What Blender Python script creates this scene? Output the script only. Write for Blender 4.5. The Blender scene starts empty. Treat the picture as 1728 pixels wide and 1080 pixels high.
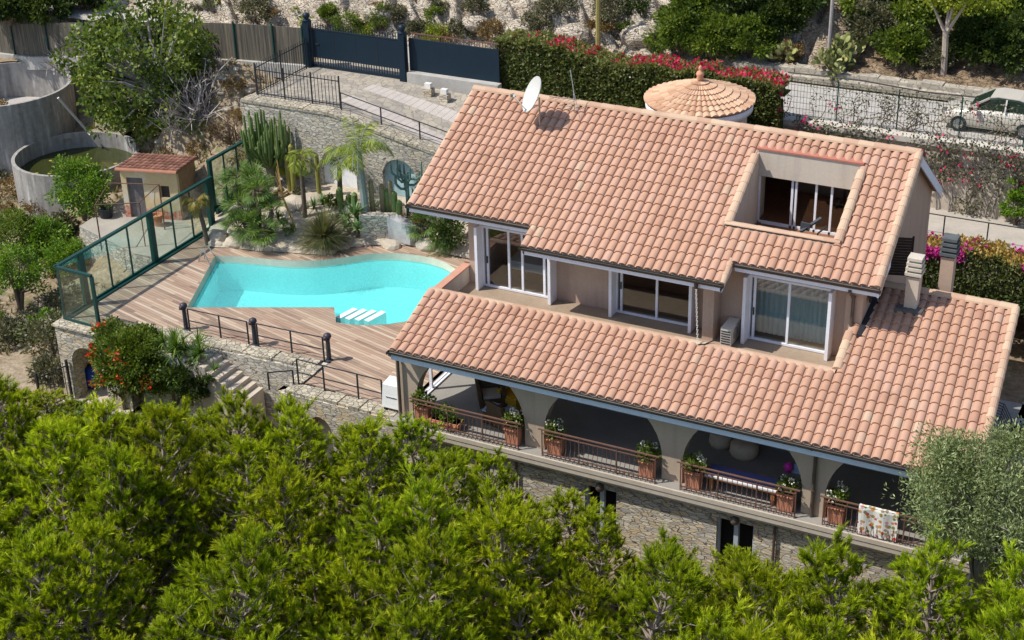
import bpy, bmesh, math, random
import numpy as np
from mathutils import Vector
PI=math.pi; R=math.radians
rng=np.random.default_rng(7); random.seed(7)
sc=bpy.context.scene; COL=sc.collection
def V(*a): return np.array(a,float)
def nrm(a):
    a=np.asarray(a,float); return a/np.maximum(np.linalg.norm(a,axis=-1,keepdims=True),1e-9)
# ---------------------------------------------------------------- camera
FPX,IW,IH=2670.,1728.,1080.
CP,CYW,CR=R(27.15),R(27.3),R(-1.436)
CAM=V(23.5456,-37.9226,26.2419)
fw=V(-math.sin(CYW)*math.cos(CP),math.cos(CYW)*math.cos(CP),-math.sin(CP))
r0=V(math.cos(CYW),math.sin(CYW),0); u0=np.cross(r0,fw)
cr=math.cos(CR)*r0+math.sin(CR)*u0; cu=-math.sin(CR)*r0+math.cos(CR)*u0
def ray(px,py): return cr*(px-IW/2)/FPX-cu*(py-IH/2)/FPX+fw
def at(px,py,x=None,y=None,z=None):
    d=ray(px,py); k,v=(0,x) if x is not None else (1,y) if y is not None else (2,z)
    return CAM+d*((v-CAM[k])/d[k])
def proj(p):
    q=np.asarray(p,float)-CAM; return V(IW/2+FPX*(q@cr)/(q@fw),IH/2-FPX*(q@cu)/(q@fw))
cd=bpy.data.cameras.new('camera'); co=bpy.data.objects.new('camera',cd); COL.objects.link(co)
from mathutils import Matrix
co.matrix_world=Matrix(((cr[0],cu[0],-fw[0],CAM[0]),(cr[1],cu[1],-fw[1],CAM[1]),(cr[2],cu[2],-fw[2],CAM[2]),(0,0,0,1)))
cd.sensor_width=36; cd.lens=FPX/IW*36; cd.clip_end=800; cd.clip_start=.5; sc.camera=co
# ---------------------------------------------------------------- light
EL,AZ=55.,36.
Ld=V(math.cos(R(EL))*math.cos(R(AZ)),math.cos(R(EL))*math.sin(R(AZ)),-math.sin(R(EL)))
sl=bpy.data.lights.new('sun','SUN'); so=bpy.data.objects.new('sun',sl); COL.objects.link(so)
sl.energy=4.6; sl.angle=R(.5); sl.color=(1,.95,.86)
so.rotation_euler=Vector(Ld).to_track_quat('-Z','Y').to_euler(); so.location=(-40,-30,60)
w=bpy.data.worlds.new('World'); sc.world=w; w.use_nodes=True; nt=w.node_tree
sky=nt.nodes.new('ShaderNodeTexSky'); sky.sky_type='NISHITA'; sky.sun_disc=False
sky.sun_elevation=R(EL); sky.sun_rotation=math.atan2(-Ld[0],-Ld[1]); 
nt.links.new(sky.outputs[0],nt.nodes['Background'].inputs[0]); nt.nodes['Background'].inputs[1].default_value=.15
sc.view_settings.view_transform='Standard'; sc.view_settings.look='None'; sc.view_settings.exposure=.12; sc.view_settings.gamma=1
# ---------------------------------------------------------------- materials
class NT:
    def __init__(s,name):
        s.m=bpy.data.materials.new(name); s.m.use_nodes=True; s.t=s.m.node_tree; s.b=s.t.nodes['Principled BSDF']; s.out=s.t.nodes['Material Output']
    def n(s,k,**kw):
        x=s.t.nodes.new('ShaderNode'+k)
        for a,b in kw.items(): setattr(x,a,b)
        return x
    def l(s,a,b): s.t.links.new(a,b)
    def coord(s,scale=(1,1,1),rot=0):
        g=s.n('NewGeometry'); m=s.n('Mapping'); m.inputs['Scale'].default_value=scale; m.inputs['Rotation'].default_value=(0,0,rot); s.l(g.outputs['Position'],m.inputs[0]); return m.outputs[0]
    def noise(s,scale,detail=4,co=None,rough=.6):
        x=s.n('TexNoise'); x.inputs['Scale'].default_value=scale; x.inputs['Detail'].default_value=detail; x.inputs['Roughness'].default_value=rough
        s.l(co or s.coord(),x.inputs['Vector']); return x.outputs['Fac']
    def ramp(s,f,stops):
        x=s.n('ValToRGB'); e=x.color_ramp.elements
        while len(e)<len(stops): e.new(.5)
        for i,(p,c) in enumerate(stops): e[i].position=p; e[i].color=(*c,1)
        s.l(f,x.inputs[0]); return x.outputs[0]
    def mix(s,f,a,b,mode='MIX'):
        x=s.n('Mix',data_type='RGBA',blend_type=mode)
        for k,v in ((0,f),(6,a),(7,b)):
            if isinstance(v,(int,float)): x.inputs[k].default_value=v
            elif isinstance(v,tuple): x.inputs[k].default_value=(*v,1)
            else: s.l(v,x.inputs[k])
        return x.outputs[2]
    def bump(s,h,st=.3,d=.02):
        x=s.n('Bump'); x.inputs['Strength'].default_value=st; x.inputs['Distance'].default_value=d; s.l(h,x.inputs['Height']); s.l(x.outputs[0],s.b.inputs['Normal'])
    def col(s,c,rough=.8):
        if isinstance(c,tuple): s.b.inputs['Base Color'].default_value=(*c,1)
        else: s.l(c,s.b.inputs['Base Color'])
        s.b.inputs['Roughness'].default_value=rough; return s.m
def dk(c,k): return tuple(x*k for x in c)
MC={}
def mat(name,c,rough=.8,var=.18,scale=2.5,bump=.15,metal=0,spec=.3):
    if name in MC: return MC[name]
    t=NT(name); f=t.noise(scale,5); f2=t.noise(scale*9,3)
    c1=t.ramp(f,[(.3,dk(c,1-var)),(.7,dk(c,1+var))]); c2=t.mix(.25,c1,t.ramp(f2,[(.3,dk(c,.6)),(.7,dk(c,1.3))]))
    if bump: t.bump(f2,bump,.01)
    t.b.inputs['Metallic'].default_value=metal; t.b.inputs['Specular IOR Level'].default_value=spec
    MC[name]=t.col(c2,rough); return MC[name]
def plaster(name,c):
    t=NT(name); g=t.coord((2.2,2.2,.22)); a=t.noise(1.3,5,g); b=t.noise(.8,5); d=t.noise(14,4)
    k=t.mix(t.ramp(a,[(.5,(0,0,0)),(.72,(.45,.45,.45))]),c,dk(c,.62)); k=t.mix(t.ramp(b,[(.5,(0,0,0)),(.7,(.35,.35,.35))]),k,dk(c,1.18)); k=t.mix(.12,k,t.ramp(d,[(.3,dk(c,.5)),(.7,dk(c,1.3))]))
    t.bump(d,.12,.01); t.b.inputs['Specular IOR Level'].default_value=.2; return t.col(k,.92)
def leafmat(name,stops,rough=.45,trans=.35,spec=.35):
    if name in MC: return MC[name]
    t=NT(name); a=t.n('Attribute',attribute_name='tint'); c=t.ramp(a.outputs['Fac'],stops)
    t.col(c,rough); t.b.inputs['Specular IOR Level'].default_value=spec
    tr=t.n('BsdfTranslucent'); t.l(t.mix(1.,c,(1.25,1.2,.6),'MULTIPLY'),tr.inputs[0])
    mx=t.n('MixShader'); mx.inputs[0].default_value=trans; t.l(t.b.outputs[0],mx.inputs[1]); t.l(tr.outputs[0],mx.inputs[2]); t.l(mx.outputs[0],t.out.inputs[0])
    MC[name]=t.m; return t.m
def stonemat(name,cols,size=.3,flat=2.2,mortar=(.20,.175,.14),edge=.035,bump=.8):
    if name in MC: return MC[name]
    t=NT(name); g=t.coord()
    nz=t.n('TexNoise'); nz.inputs['Scale'].default_value=2.2; nz.inputs['Detail'].default_value=3; t.l(g,nz.inputs['Vector'])
    ad=t.n('VectorMath',operation='MULTIPLY_ADD'); t.l(nz.outputs['Color'],ad.inputs[0]); ad.inputs[1].default_value=(.22,.22,.12); t.l(g,ad.inputs[2])
    mp=t.n('Mapping'); mp.inputs['Scale'].default_value=(1/size,1/size,flat/size); t.l(ad.outputs[0],mp.inputs[0])
    v=t.n('TexVoronoi'); v.inputs['Scale'].default_value=1; t.l(mp.outputs[0],v.inputs['Vector'])
    e=t.n('TexVoronoi',feature='DISTANCE_TO_EDGE'); e.inputs['Scale'].default_value=1; t.l(mp.outputs[0],e.inputs['Vector'])
    sp=t.n('SeparateColor'); t.l(v.outputs['Color'],sp.inputs[0])
    n=len(cols); c=t.ramp(sp.outputs[0],[(i/max(n-1,1),x) for i,x in enumerate(cols)])
    for nd in t.t.nodes:
        if nd.type=='VALTORGB': nd.color_ramp.interpolation='CONSTANT' if n>3 else 'LINEAR'
    c=t.mix(.2,c,t.ramp(t.noise(14,5,g),[(.3,dk(cols[0],.55)),(.7,dk(cols[-1],1.2))]))
    c=t.mix(.16,c,t.ramp(t.noise(.5,4,g),[(.35,dk(cols[0],.5)),(.6,dk(cols[-1],1.05))]))
    mm=t.n('MapRange'); mm.inputs[1].default_value=edge*.4; mm.inputs[2].default_value=edge*1.6; t.l(e.outputs['Distance'],mm.inputs[0])
    c=t.mix(mm.outputs[0],mortar,c)
    hs=t.n('Math',operation='MULTIPLY_ADD'); t.l(t.noise(20,3,g),hs.inputs[0]); hs.inputs[1].default_value=.35; t.l(mm.outputs[0],hs.inputs[2])
    t.bump(hs.outputs[0],bump,.05); MC[name]=t.col(c,.9); return t.m
# ---------------------------------------------------------------- mesh builder
class MB:
    def __init__(s): s.v=[];s.f=[];s.t=[];s.tv=.5
    def add(s,vs,fs,tint=None):
        o=len(s.v); s.v.extend([tuple(map(float,x)) for x in vs]); s.f.extend([tuple(o+i for i in q) for q in fs]); s.t.extend([s.tv if tint is None else tint]*len(fs)); return s
    def hexa(s,b,t,tint=None):   # 4 bottom pts ccw, 4 top
        return s.add(list(b)+list(t),[(3,2,1,0),(4,5,6,7),(0,1,5,4),(1,2,6,5),(2,3,7,6),(3,0,4,7)],tint)
    def box(s,x0,x1,y0,y1,z0,z1,tint=None):
        return s.hexa([(x0,y0,z0),(x1,y0,z0),(x1,y1,z0),(x0,y1,z0)],[(x0,y0,z1),(x1,y0,z1),(x1,y1,z1),(x0,y1,z1)],tint)
    def obox(s,c,sx,sy,sz,rz=0,tint=None):  # centre base c
        a=V(math.cos(rz),math.sin(rz),0)*sx/2;b=V(-math.sin(rz),math.cos(rz),0)*sy/2;c=V(*c);h=V(0,0,sz)
        q=[c-a-b,c+a-b,c+a+b,c-a+b]; return s.hexa(q,[x+h for x in q],tint)
    def beam(s,p,q,w,h=None,up=(0,0,1),tint=None):
        p=V(*p);q=V(*q);h=h or w;d=nrm(q-p);up=V(*up)
        if abs(d@up)>.98: up=V(0,1,0)
        a=nrm(np.cross(d,up))*w/2; b=nrm(np.cross(a,d))*h/2
        f=lambda o:[o-a-b,o+a-b,o+a+b,o-a+b]
        return s.add(f(p)+f(q),[(0,1,2,3),(7,6,5,4),(1,0,4,5),(2,1,5,6),(3,2,6,7),(0,3,7,4)],tint)
    def tube(s,path,r,n=8,cap=True,tint=None):
        P=[V(*p) for p in path]; m=len(P); rr=[r]*m if np.isscalar(r) else list(r); vs=[];ref=None
        for i in range(m):
            d=nrm(P[min(i+1,m-1)]-P[max(i-1,0)])
            if ref is None: ref=V(0,0,1) if abs(d[2])<.9 else V(1,0,0)
            a=nrm(np.cross(d,ref)); b=np.cross(d,a); ref=np.cross(a,d)*1.0
            for k in range(n):
                t=2*PI*k/n; vs.append(P[i]+(a*math.cos(t)+b*math.sin(t))*rr[i])
        fs=[(i*n+k,i*n+(k+1)%n,(i+1)*n+(k+1)%n,(i+1)*n+k) for i in range(m-1) for k in range(n)]
        if cap: fs+= [tuple(range(n-1,-1,-1)),tuple((m-1)*n+k for k in range(n))]
        return s.add(vs,fs,tint)
    def lathe(s,c,prof,n=16,tint=None,sx=1,sy=1):  # prof (r,z)
        vs=[(c[0]+r*sx*math.cos(2*PI*k/n),c[1]+r*sy*math.sin(2*PI*k/n),c[2]+z) for r,z in prof for k in range(n)]
        fs=[(i*n+k,i*n+(k+1)%n,(i+1)*n+(k+1)%n,(i+1)*n+k) for i in range(len(prof)-1) for k in range(n)]
        if prof[0][0]>0: fs.append(tuple(range(n-1,-1,-1)))
        if prof[-1][0]>0: fs.append(tuple((len(prof)-1)*n+k for k in range(n)))
        return s.add(vs,fs,tint)
    def prism(s,poly,z0,z1,tint=None):
        n=len(poly); a=sum(poly[i][0]*poly[(i+1)%n][1]-poly[(i+1)%n][0]*poly[i][1] for i in range(n))
        if a<0: poly=poly[::-1]
        return s.add([(*p[:2],z0) for p in poly]+[(*p[:2],z1) for p in poly],[tuple(range(n-1,-1,-1)),tuple(range(n,2*n))]+[(i,(i+1)%n,n+(i+1)%n,n+i) for i in range(n)],tint)
    def grid(s,pts,tint=None):  # pts[i][j]
        n=len(pts);m=len(pts[0]); return s.add([p for r in pts for p in r],[(i*m+j,i*m+j+1,(i+1)*m+j+1,(i+1)*m+j) for i in range(n-1) for j in range(m-1)],tint)
    def mesh(s,name='m',smooth=False):
        me=bpy.data.meshes.new(name); me.from_pydata(s.v,[],s.f)
        a=me.attributes.new('tint','FLOAT','FACE'); a.data.foreach_set('value',np.array(s.t,np.float32))
        if smooth: me.polygons.foreach_set('use_smooth',[True]*len(s.f))
        me.update(); return me
def npmesh(name,v,f,tint,smooth=False):
    me=bpy.data.meshes.new(name); v=np.asarray(v,np.float32).reshape(-1,3); f=np.asarray(f,np.int32); k=f.shape[1]; n=len(f)
    me.vertices.add(len(v)); me.vertices.foreach_set('co',v.ravel()); me.loops.add(n*k); me.loops.foreach_set('vertex_index',f.ravel())
    me.polygons.add(n); me.polygons.foreach_set('loop_start',np.arange(n,dtype=np.int32)*k)
    try: me.polygons.foreach_set('loop_total',np.full(n,k,np.int32))
    except Exception: pass
    a=me.attributes.new('tint','FLOAT','FACE'); a.data.foreach_set('value',np.asarray(tint,np.float32))
    if smooth: me.polygons.foreach_set('use_smooth',np.ones(n,bool))
    me.update(calc_edges=True); me.validate(); return me
# ---------------------------------------------------------------- objects
WL={}
def tag(o,label=None,cat=None,group=None,kind=None):
    for k,v in (('label',label),('category',cat),('group',group),('kind',kind)):
        if v: o[k]=v
    return o
def thing(name,label,cat,loc=(0,0,0),group=None):
    o=bpy.data.objects.new(name,None); COL.objects.link(o); o.location=tuple(map(float,loc)); WL[o.name]=V(*loc); o.empty_display_size=.2; return tag(o,label,cat,group)
def obj(name,m,material,parent=None,smooth=False,local=False):
    me=m.mesh(name,smooth) if isinstance(m,MB) else m
    o=bpy.data.objects.new(name,me); COL.objects.link(o)
    if material and not me.materials: me.materials.append(material)
    if parent is not None:
        o.parent=parent
        if not local: o.location=-WL[parent.name]; WL[o.name]=V(0,0,0)
        else: WL[o.name]=WL[parent.name]
    else: WL[o.name]=V(0,0,0)
    return o
def single(name,m,material,label,cat,group=None,smooth=False): return tag(obj(name,m,material,None,smooth),label,cat,group)
def struct(name,m,material,smooth=False): return tag(obj(name,m,material,None,smooth),kind='structure')
def kids(o): return list(o.children)
def copy_tree(o,loc=None,rz=0,scale=1,label=None,parent=None,ch=None):
    c=o.copy(); COL.objects.link(c); WL[c.name]=V(0,0,0)
    if parent is not None: c.parent=parent
    if loc is not None: c.location=tuple(map(float,loc)); c.rotation_euler=(0,0,rz); c.scale=(scale,)*3 if np.isscalar(scale) else scale
    if label: c['label']=label
    for k in o.children: copy_tree(k,parent=c)
    return c
# ---------------------------------------------------------------- foliage
def rdir(n): return nrm(rng.normal(size=(n,3)))
def leaves(name,P,D,L,W,tint,droop=0):
    P=np.asarray(P,float);n=len(P);D=nrm(D);L=np.broadcast_to(L,(n,))[:,None];W=np.broadcast_to(W,(n,))[:,None]
    S=nrm(np.cross(D,rdir(n))); N=np.cross(S,D)
    m=P+D*L*.5+N*L*.08; t=P+D*L; t[:,2]-=droop*L[:,0]
    v=np.stack([P,m+S*W*.5,t,m-S*W*.5],1).reshape(-1,3); f=np.arange(4*n).reshape(n,4)
    return npmesh(name,v,f,np.clip(tint,0,1))
def clumps(C,r,m,up=.3,out=None):
    """m leaf points round every clump centre; returns points, dirs, tint"""
    n=len(C); r=np.broadcast_to(r,(n,)); k=np.repeat(np.arange(n),m); d=rdir(n*m); rad=rng.random(n*m)**.5
    P=C[k]+d*(rad*r[k])[:,None]*np.array([1,1,.8]); D=d+rdir(n*m)*.6; D[:,2]+=up
    ct=rng.random(n); t=.5+.5*(ct[k]-.5)+.55*(rng.random(n*m)-.5); return P,D,t
def shellpts(n,rx,ry,rz,c=(0,0,0),lo=.55,bottom=-.5,lump=.18):
    d=rdir(n*3); d=d[d[:,2]>bottom][:n]; q=lo+(1-lo)*rng.random(len(d))**.6
    ph=rng.random(6)*6.28; l=1+lump*(np.sin(3*d[:,0]*2+ph[0])*np.sin(4*d[:,1]+ph[1])+np.sin(5*d[:,2]+ph[2]+3*d[:,0]))
    return V(*c)+d*(q*l)[:,None]*V(rx,ry,rz)
def bladeset(n,p,L,W,spread=(.2,1.3),curve=.5,seg=4):
    """tuft of curved blades from p: returns verts, quads"""
    az=rng.random(n)*2*PI; el=R(90)-np.interp(rng.random(n),[0,1],spread); L=L*(.7+.5*rng.random(n))
    vs=[];fs=[]
    for i in range(n):
        d=V(math.cos(az[i])*math.cos(el[i]),math.sin(az[i])*math.cos(el[i]),math.sin(el[i])); s=V(-math.sin(az[i]),math.cos(az[i]),0)
        q=V(*p)
        for k in range(seg+1):
            w=W*(1-(k/seg)**1.5)*.5+.002; o=len(vs); vs+=[q-s*w,q+s*w]
            if k: fs.append((o-2,o-1,o+1,o))
            q=q+d*L[i]/seg; d=nrm(d-V(0,0,curve/seg))
    return vs,fs
def blades(mb,n,p,L,W,**k):
    v,f=bladeset(n,p,L,W,**k); seg=k.get('seg',4); o=len(mb.v); mb.v.extend([tuple(x) for x in v]); mb.f.extend([tuple(o+i for i in q) for q in f])
    t=np.repeat(rng.random(n),seg); mb.t.extend(list(t))
# ================================================================ materials list
mTile=None
def tilemat(name,stops,streak=(.16,.09,.06)):
    t=NT(name); a=t.n('Attribute',attribute_name='tint'); c=t.ramp(a.outputs['Fac'],stops)
    c=t.mix(.14,c,t.ramp(t.noise(5,5),[(.3,(.30,.17,.11)),(.7,(.52,.34,.25))]))
    c=t.mix(t.ramp(t.noise(.7,5),[(.62,(0,0,0)),(.85,(.55,.55,.55))]),c,streak)
    c=t.mix(t.ramp(t.noise(1.6,6),[(.62,(0,0,0)),(.8,(.25,.25,.25))]),c,(.55,.42,.32))
    t.bump(t.noise(40,3),.2,.005); t.b.inputs['Specular IOR Level'].default_value=.25; return t.col(c,.85)
mTile=tilemat('terracotta_tiles',[(0,(.38,.205,.14)),(.3,(.45,.258,.175)),(.6,(.49,.29,.20)),(.82,(.51,.315,.235)),(.9,(.50,.35,.25)),(1,(.52,.38,.27))])
mCap=tilemat('cap_tiles',[(0,(.46,.29,.20)),(.5,(.53,.37,.26)),(1,(.57,.43,.30))])
mOldTile=tilemat('old_clay_tiles',[(0,(.15,.07,.05)),(.5,(.27,.115,.08)),(1,(.34,.18,.125))])
mPlas=plaster('beige_plaster',(.47,.345,.268))
mPlasL=plaster('pale_plaster',(.56,.48,.40))
mWhite=mat('white_paint',(.78,.785,.84),.5,.04,3,0)
mFasc=mat('sky_tinted_board',(.74,.79,.90),.5,.05,3,0)  # white boards; blue skylight of their shaded side is put into the colour
mFascB=mat('blue_grey_board',(.54,.63,.75),.5,.06,3,0)
mGut=mat('dark_brown_gutter',(.045,.04,.036),.45,.2,4,0,.3)
mPipe=mat('brown_downpipe',(.12,.095,.08),.45,.2,4,0,.3)
mBrown=mat('rusty_brown_iron',(.15,.082,.062),.6,.2,6,.1)
mBlk=mat('black_iron',(.022,.024,.03),.5,.2,6,.05)
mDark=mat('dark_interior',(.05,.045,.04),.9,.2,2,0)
mInt=mat('interior_plaster',(.28,.25,.22),.9,.1,2,0)
mConc=mat('grey_concrete',(.40,.385,.36),.9,.22,1.3,.3)
mGreen=mat('dark_green_metal',(.010,.062,.055),.4,.15,5,0,.2)
mNavy=mat('navy_blue_steel',(.006,.021,.038),.5,.12,1.5,0,.1)
mSteel=mat('steel',(.6,.61,.62),.25,.1,4,0,.9)
mTerr=mat('terracotta_pot_clay',(.56,.235,.14),.8,.15,4,.1)
mWood=mat('orange_brown_wood',(.32,.13,.05),.6,.25,5,.15)
mSlabTop=mat('stone_slab',(.50,.43,.35),.8,.12,3,.1)
mRock=mat('pale_rock',(.47,.41,.33),.95,.3,1.1,.8)
STONE=[(.50,.45,.37),(.72,.62,.46),(.37,.345,.31),(.66,.51,.30),(.57,.53,.46),(.78,.70,.55),(.54,.42,.26),(.46,.43,.39)]
mStone=stonemat('rubble_stone',STONE,.27,3.0)
mStone2=stonemat('dry_stone',[(.50,.46,.39),(.62,.56,.45),(.36,.34,.31),(.68,.62,.52),(.54,.47,.34),(.45,.44,.42)],.25,2.6)
mCoping=stonemat('coping_stone',[(.40,.36,.28),(.50,.44,.33),(.33,.30,.25),(.54,.49,.39),(.45,.38,.26)],.19,1,(.24,.21,.16),.035,.9)
mPave=stonemat('crazy_paving',[(.33,.30,.255),(.38,.34,.28),(.27,.25,.22),(.42,.375,.30),(.36,.30,.23)],.30,1,(.22,.195,.16),.03,.4)
def glassmat(name,tint,base,gl=(1,1,1)):
    t=NT(name); tr=t.n('BsdfTransparent'); tr.inputs[0].default_value=(*tint,1); g=t.n('BsdfGlossy'); g.inputs['Roughness'].default_value=.02; g.inputs[0].default_value=(*gl,1)
    lw=t.n('LayerWeight'); pw=t.n('Math',operation='POWER'); t.l(lw.outputs['Facing'],pw.inputs[0]); pw.inputs[1].default_value=4; ad=t.n('Math',operation='MULTIPLY_ADD',use_clamp=True); t.l(pw.outputs[0],ad.inputs[0]); ad.inputs[1].default_value=.8; ad.inputs[2].default_value=base
    mx=t.n('MixShader'); t.l(ad.outputs[0],mx.inputs[0]); t.l(tr.outputs[0],mx.inputs[1]); t.l(g.outputs[0],mx.inputs[2]); t.l(mx.outputs[0],t.out.inputs[0]); return t.m
mGlass=glassmat('window_glass',(.80,.83,.82),.08); mFGlass=glassmat('fence_glass',(.87,.94,.91),.035)
# ================================================================ villa
zM=lambda y:5.25+.42*(y-3.12)
zL=lambda y:2.73+.25*(y+.62)
SH_M=(.055,4.0); SH_L=(.075,-.62)
villa=thing('villa','two storey beige villa with terracotta tile roofs and arched veranda above the pines','house',(8,4,0))
def part(name,mb,m,**k): return obj(name,mb,m,villa,**k)
TS=[0,.03,.09,.2,.34,.46,.58,.70,.765,.80,.9,1.0]
def tiles(mb,regions,holes,y0,zf,s,dy,x0,cw,sh):
    N=nrm(V(0,-s,1)); h=[.064*max(0,math.sin(PI*t/.78))**.55 if t<.78 else -.02 for t in TS]
    xa=min(r[0] for r in regions); xb=max(r[1] for r in regions); ya=min(r[2] for r in regions); yb=max(r[3] for r in regions)
    nc=int((xb-x0)/cw+.5); nr=int((yb-y0)/dy+.999)
    for r in range(nr):
        for c in range(nc):
            u=x0+c*cw; y=y0+r*dy; um=u+cw*.5; ym=y+dy*.5
            if not any(a-.02<=um<=b+.02 and p-.02<=ym<=q+.02 for a,b,p,q in regions): continue
            if any(a<um<b and p<ym<q for a,b,p,q in holes): continue
            ye=min(y+dy*1.1,yb); jl=.058+random.uniform(-.006,.006); ju=.004; vs=[]
            for yy,lift in ((y,jl),(ye,ju)):
                for t,hh in zip(TS,h):
                    p=V(u+t*cw-sh[0]*(yy-sh[1]),yy,zf(yy))+N*(hh*(1 if lift>.02 else .92)+lift); vs.append(p)
            n=len(TS)
            for t,hh in zip(TS,h): vs.append(V(u+t*cw-sh[0]*(y-sh[1]),y,zf(y))+N*(max(hh-.02,-.02)+.012)+V(0,.015,0))
            fs=[(i,i+1,n+i+1,n+i) for i in range(n-1)]+[(2*n+i,2*n+i+1,i+1,i) for i in range(n-1)]
            mb.add(vs,fs,min(1,max(0,random.gauss(.52,.15)+.08*math.sin(c*.35+r*.2))))
def caps(mb,p,q,r,seg=.42,flat=.75,n=7,up=(0,0,1)):
    p=V(*p);q=V(*q);L=np.linalg.norm(q-p);d=(q-p)/L;k=max(1,round(L/seg)); a=nrm(np.cross(d,V(*up)));b=np.cross(a,d)
    for i in range(k):
        A=p+d*(L*i/k); B=p+d*min(L,L*(i+1.06)/k); vs=[]
        for o,rr in ((A,r*1.06),(B,r*.94)):
            for j in range(n+1):
                t=PI*j/n; vs.append(o+a*math.cos(t)*rr+b*(math.sin(t)*rr*flat-.02))
        mb.add(vs,[(j,j+1,n+1+j+1,n+1+j) for j in range(n)]+[tuple(range(n,-1,-1)),tuple(n+1+j for j in range(n+1))],random.random())
HOLE=(9.0,12.38,5.42,8.5); XL,XR,YR=-1.87,14.05,9.42
mb=MB(); tiles(mb,[(XL,XR,4.0,YR),(2.78,9.5,3.15,4.0)],[HOLE],3.15,zM,.42,.418,XL,.2843,SH_M); part('main_roof',mb,mTile)
mb=MB(); XE=18.2; tiles(mb,[(-.06,XE,-.62,2.36),(13.62,XE,2.36,6.56)],[],-.62,zL,.25,.4226,-.06,.2853,SH_L); part('veranda_roof',mb,mTile)
def slab(mb,x0,x1,y0,y1,zf,sh,off=-.02,th=.14):
    P=lambda x,y,d:(x-sh[0]*(y-sh[1]),y,zf(y)+d)
    mb.hexa([P(x0,y0,off-th),P(x1,y0,off-th),P(x1,y1,off-th),P(x0,y1,off-th)],[P(x0,y0,off),P(x1,y0,off),P(x1,y1,off),P(x0,y1,off)])
mb=MB()
for r in ((2.78,9.5,3.17,4.0),(XL,XR,4.0,5.42),(XL,9.0,5.42,8.5),(12.38,XR,5.42,8.5),(XL,XR,8.5,YR)): slab(mb,*r,zM,SH_M)
for r in ((-.06,XE,-.6,2.4),(13.6,XE,2.4,6.56)): slab(mb,*r,zL,SH_L)
part('roof_deck',mb,mPlas)
mb=MB(); zr=zM(YR); ey,ez=13.3,5.25
px0=lambda y:-SH_M[0]*(y-SH_M[1])
mb.hexa([(XL+px0(YR),YR+.01,zr-.16),(XR+px0(YR),YR+.01,zr-.16),(13.72,ey,ez-.16),(-2.3,ey,ez-.16)],[(XL+px0(YR),YR+.01,zr),(XR+px0(YR),YR+.01,zr),(13.72,ey,ez),(-2.3,ey,ez)]); part('rear_roof',mb,mTile)
mb=MB(); mb.hexa([(13.75,YR-.1,zr-.36),(13.79,YR-.1,zr-.36),(13.77,ey+.05,ez-.36),(13.73,ey+.05,ez-.36)],[(13.75,YR-.1,zr-.02),(13.79,YR-.1,zr-.02),(13.77,ey+.05,ez-.02),(13.73,ey+.05,ez-.02)]); part('rear_bargeboard',mb,mFasc)
PM=lambda x,y,d=0:V(x-SH_M[0]*(y-SH_M[1]),y,zM(y)+d)
PL=lambda x,y,d=0:V(x-SH_L[0]*(y-SH_L[1]),y,zL(y)+d)
mb=MB(); caps(mb,PM(XL,YR,.03),PM(XR,YR,.03),.17,.5,.8); part('ridge_cap',mb,mCap)
for a,b,r_,f_ in ((PM(XR-.06,3.98,.05),PM(XR-.06,YR,.05),.13,.9),(PM(XL+.02,3.98,.0),PM(XL+.02,YR,.0),.10,.6),(PM(2.80,3.13,.03),PM(2.80,4.05,.03),.11,.75),(PM(9.46,3.13,.03),PM(9.46,4.1,.03),.11,.75)): mb=MB(); caps(mb,a,b,r_,.42,f_); part('verge_cap',mb,mCap)
for a,b,r_,f_ in ((PL(XE-.05,-.62,.05),PL(XE-.05,6.56,.05),.13,.9),(PL(-.02,-.62,0),PL(-.02,2.4,0),.10,.6)): mb=MB(); caps(mb,a,b,r_,.42,f_); part('verge_cap',mb,mCap)
mb=MB(); caps(mb,PL(13.62,6.56,.04),PL(XE,6.56,.04),.16,.5,.8); part('ridge_cap',mb,mCap)
# balcony coping + kerb
mb=MB(); caps(mb,(-.28,2.47,3.46),(13.36,2.47,3.50),.15,.5,.5); caps(mb,PL(13.62,2.44,.08),PL(13.62,4.1,.08),.14,.42,.7); part('coping_tiles',mb,mCap)
mb=MB(); mb.box(-.2,13.3,2.42,2.58,2.62,3.47)
mb.hexa([(13.28,2.5,2.6),(13.48,2.5,2.6),(13.36,4.6,2.6),(13.16,4.6,2.6)],[(13.28,2.5,zL(2.5)+.05),(13.48,2.5,zL(2.5)+.05),(13.36,4.6,zL(4.6)+.05),(13.16,4.6,zL(4.6)+.05)]); part('balcony_kerb',mb,mPlas)
mb=MB(); mb.box(-.1,13.3,2.58,4.66,2.6,2.8); part('balcony_floor',mb,mat('balcony_tiles',(.31,.235,.17),.7,.15,1.6,.1))
par=MB(); par.box(-.22,-.02,2.5,4.75,2.5,3.40); par=part('parapet',par,mPlasL); mb=MB(); mb.box(-.26,.02,2.42,4.8,3.40,3.46); obj('parapet_coping',mb,mat('pink_coping',(.52,.27,.19),.85,.1,4,.1),par)
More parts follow.
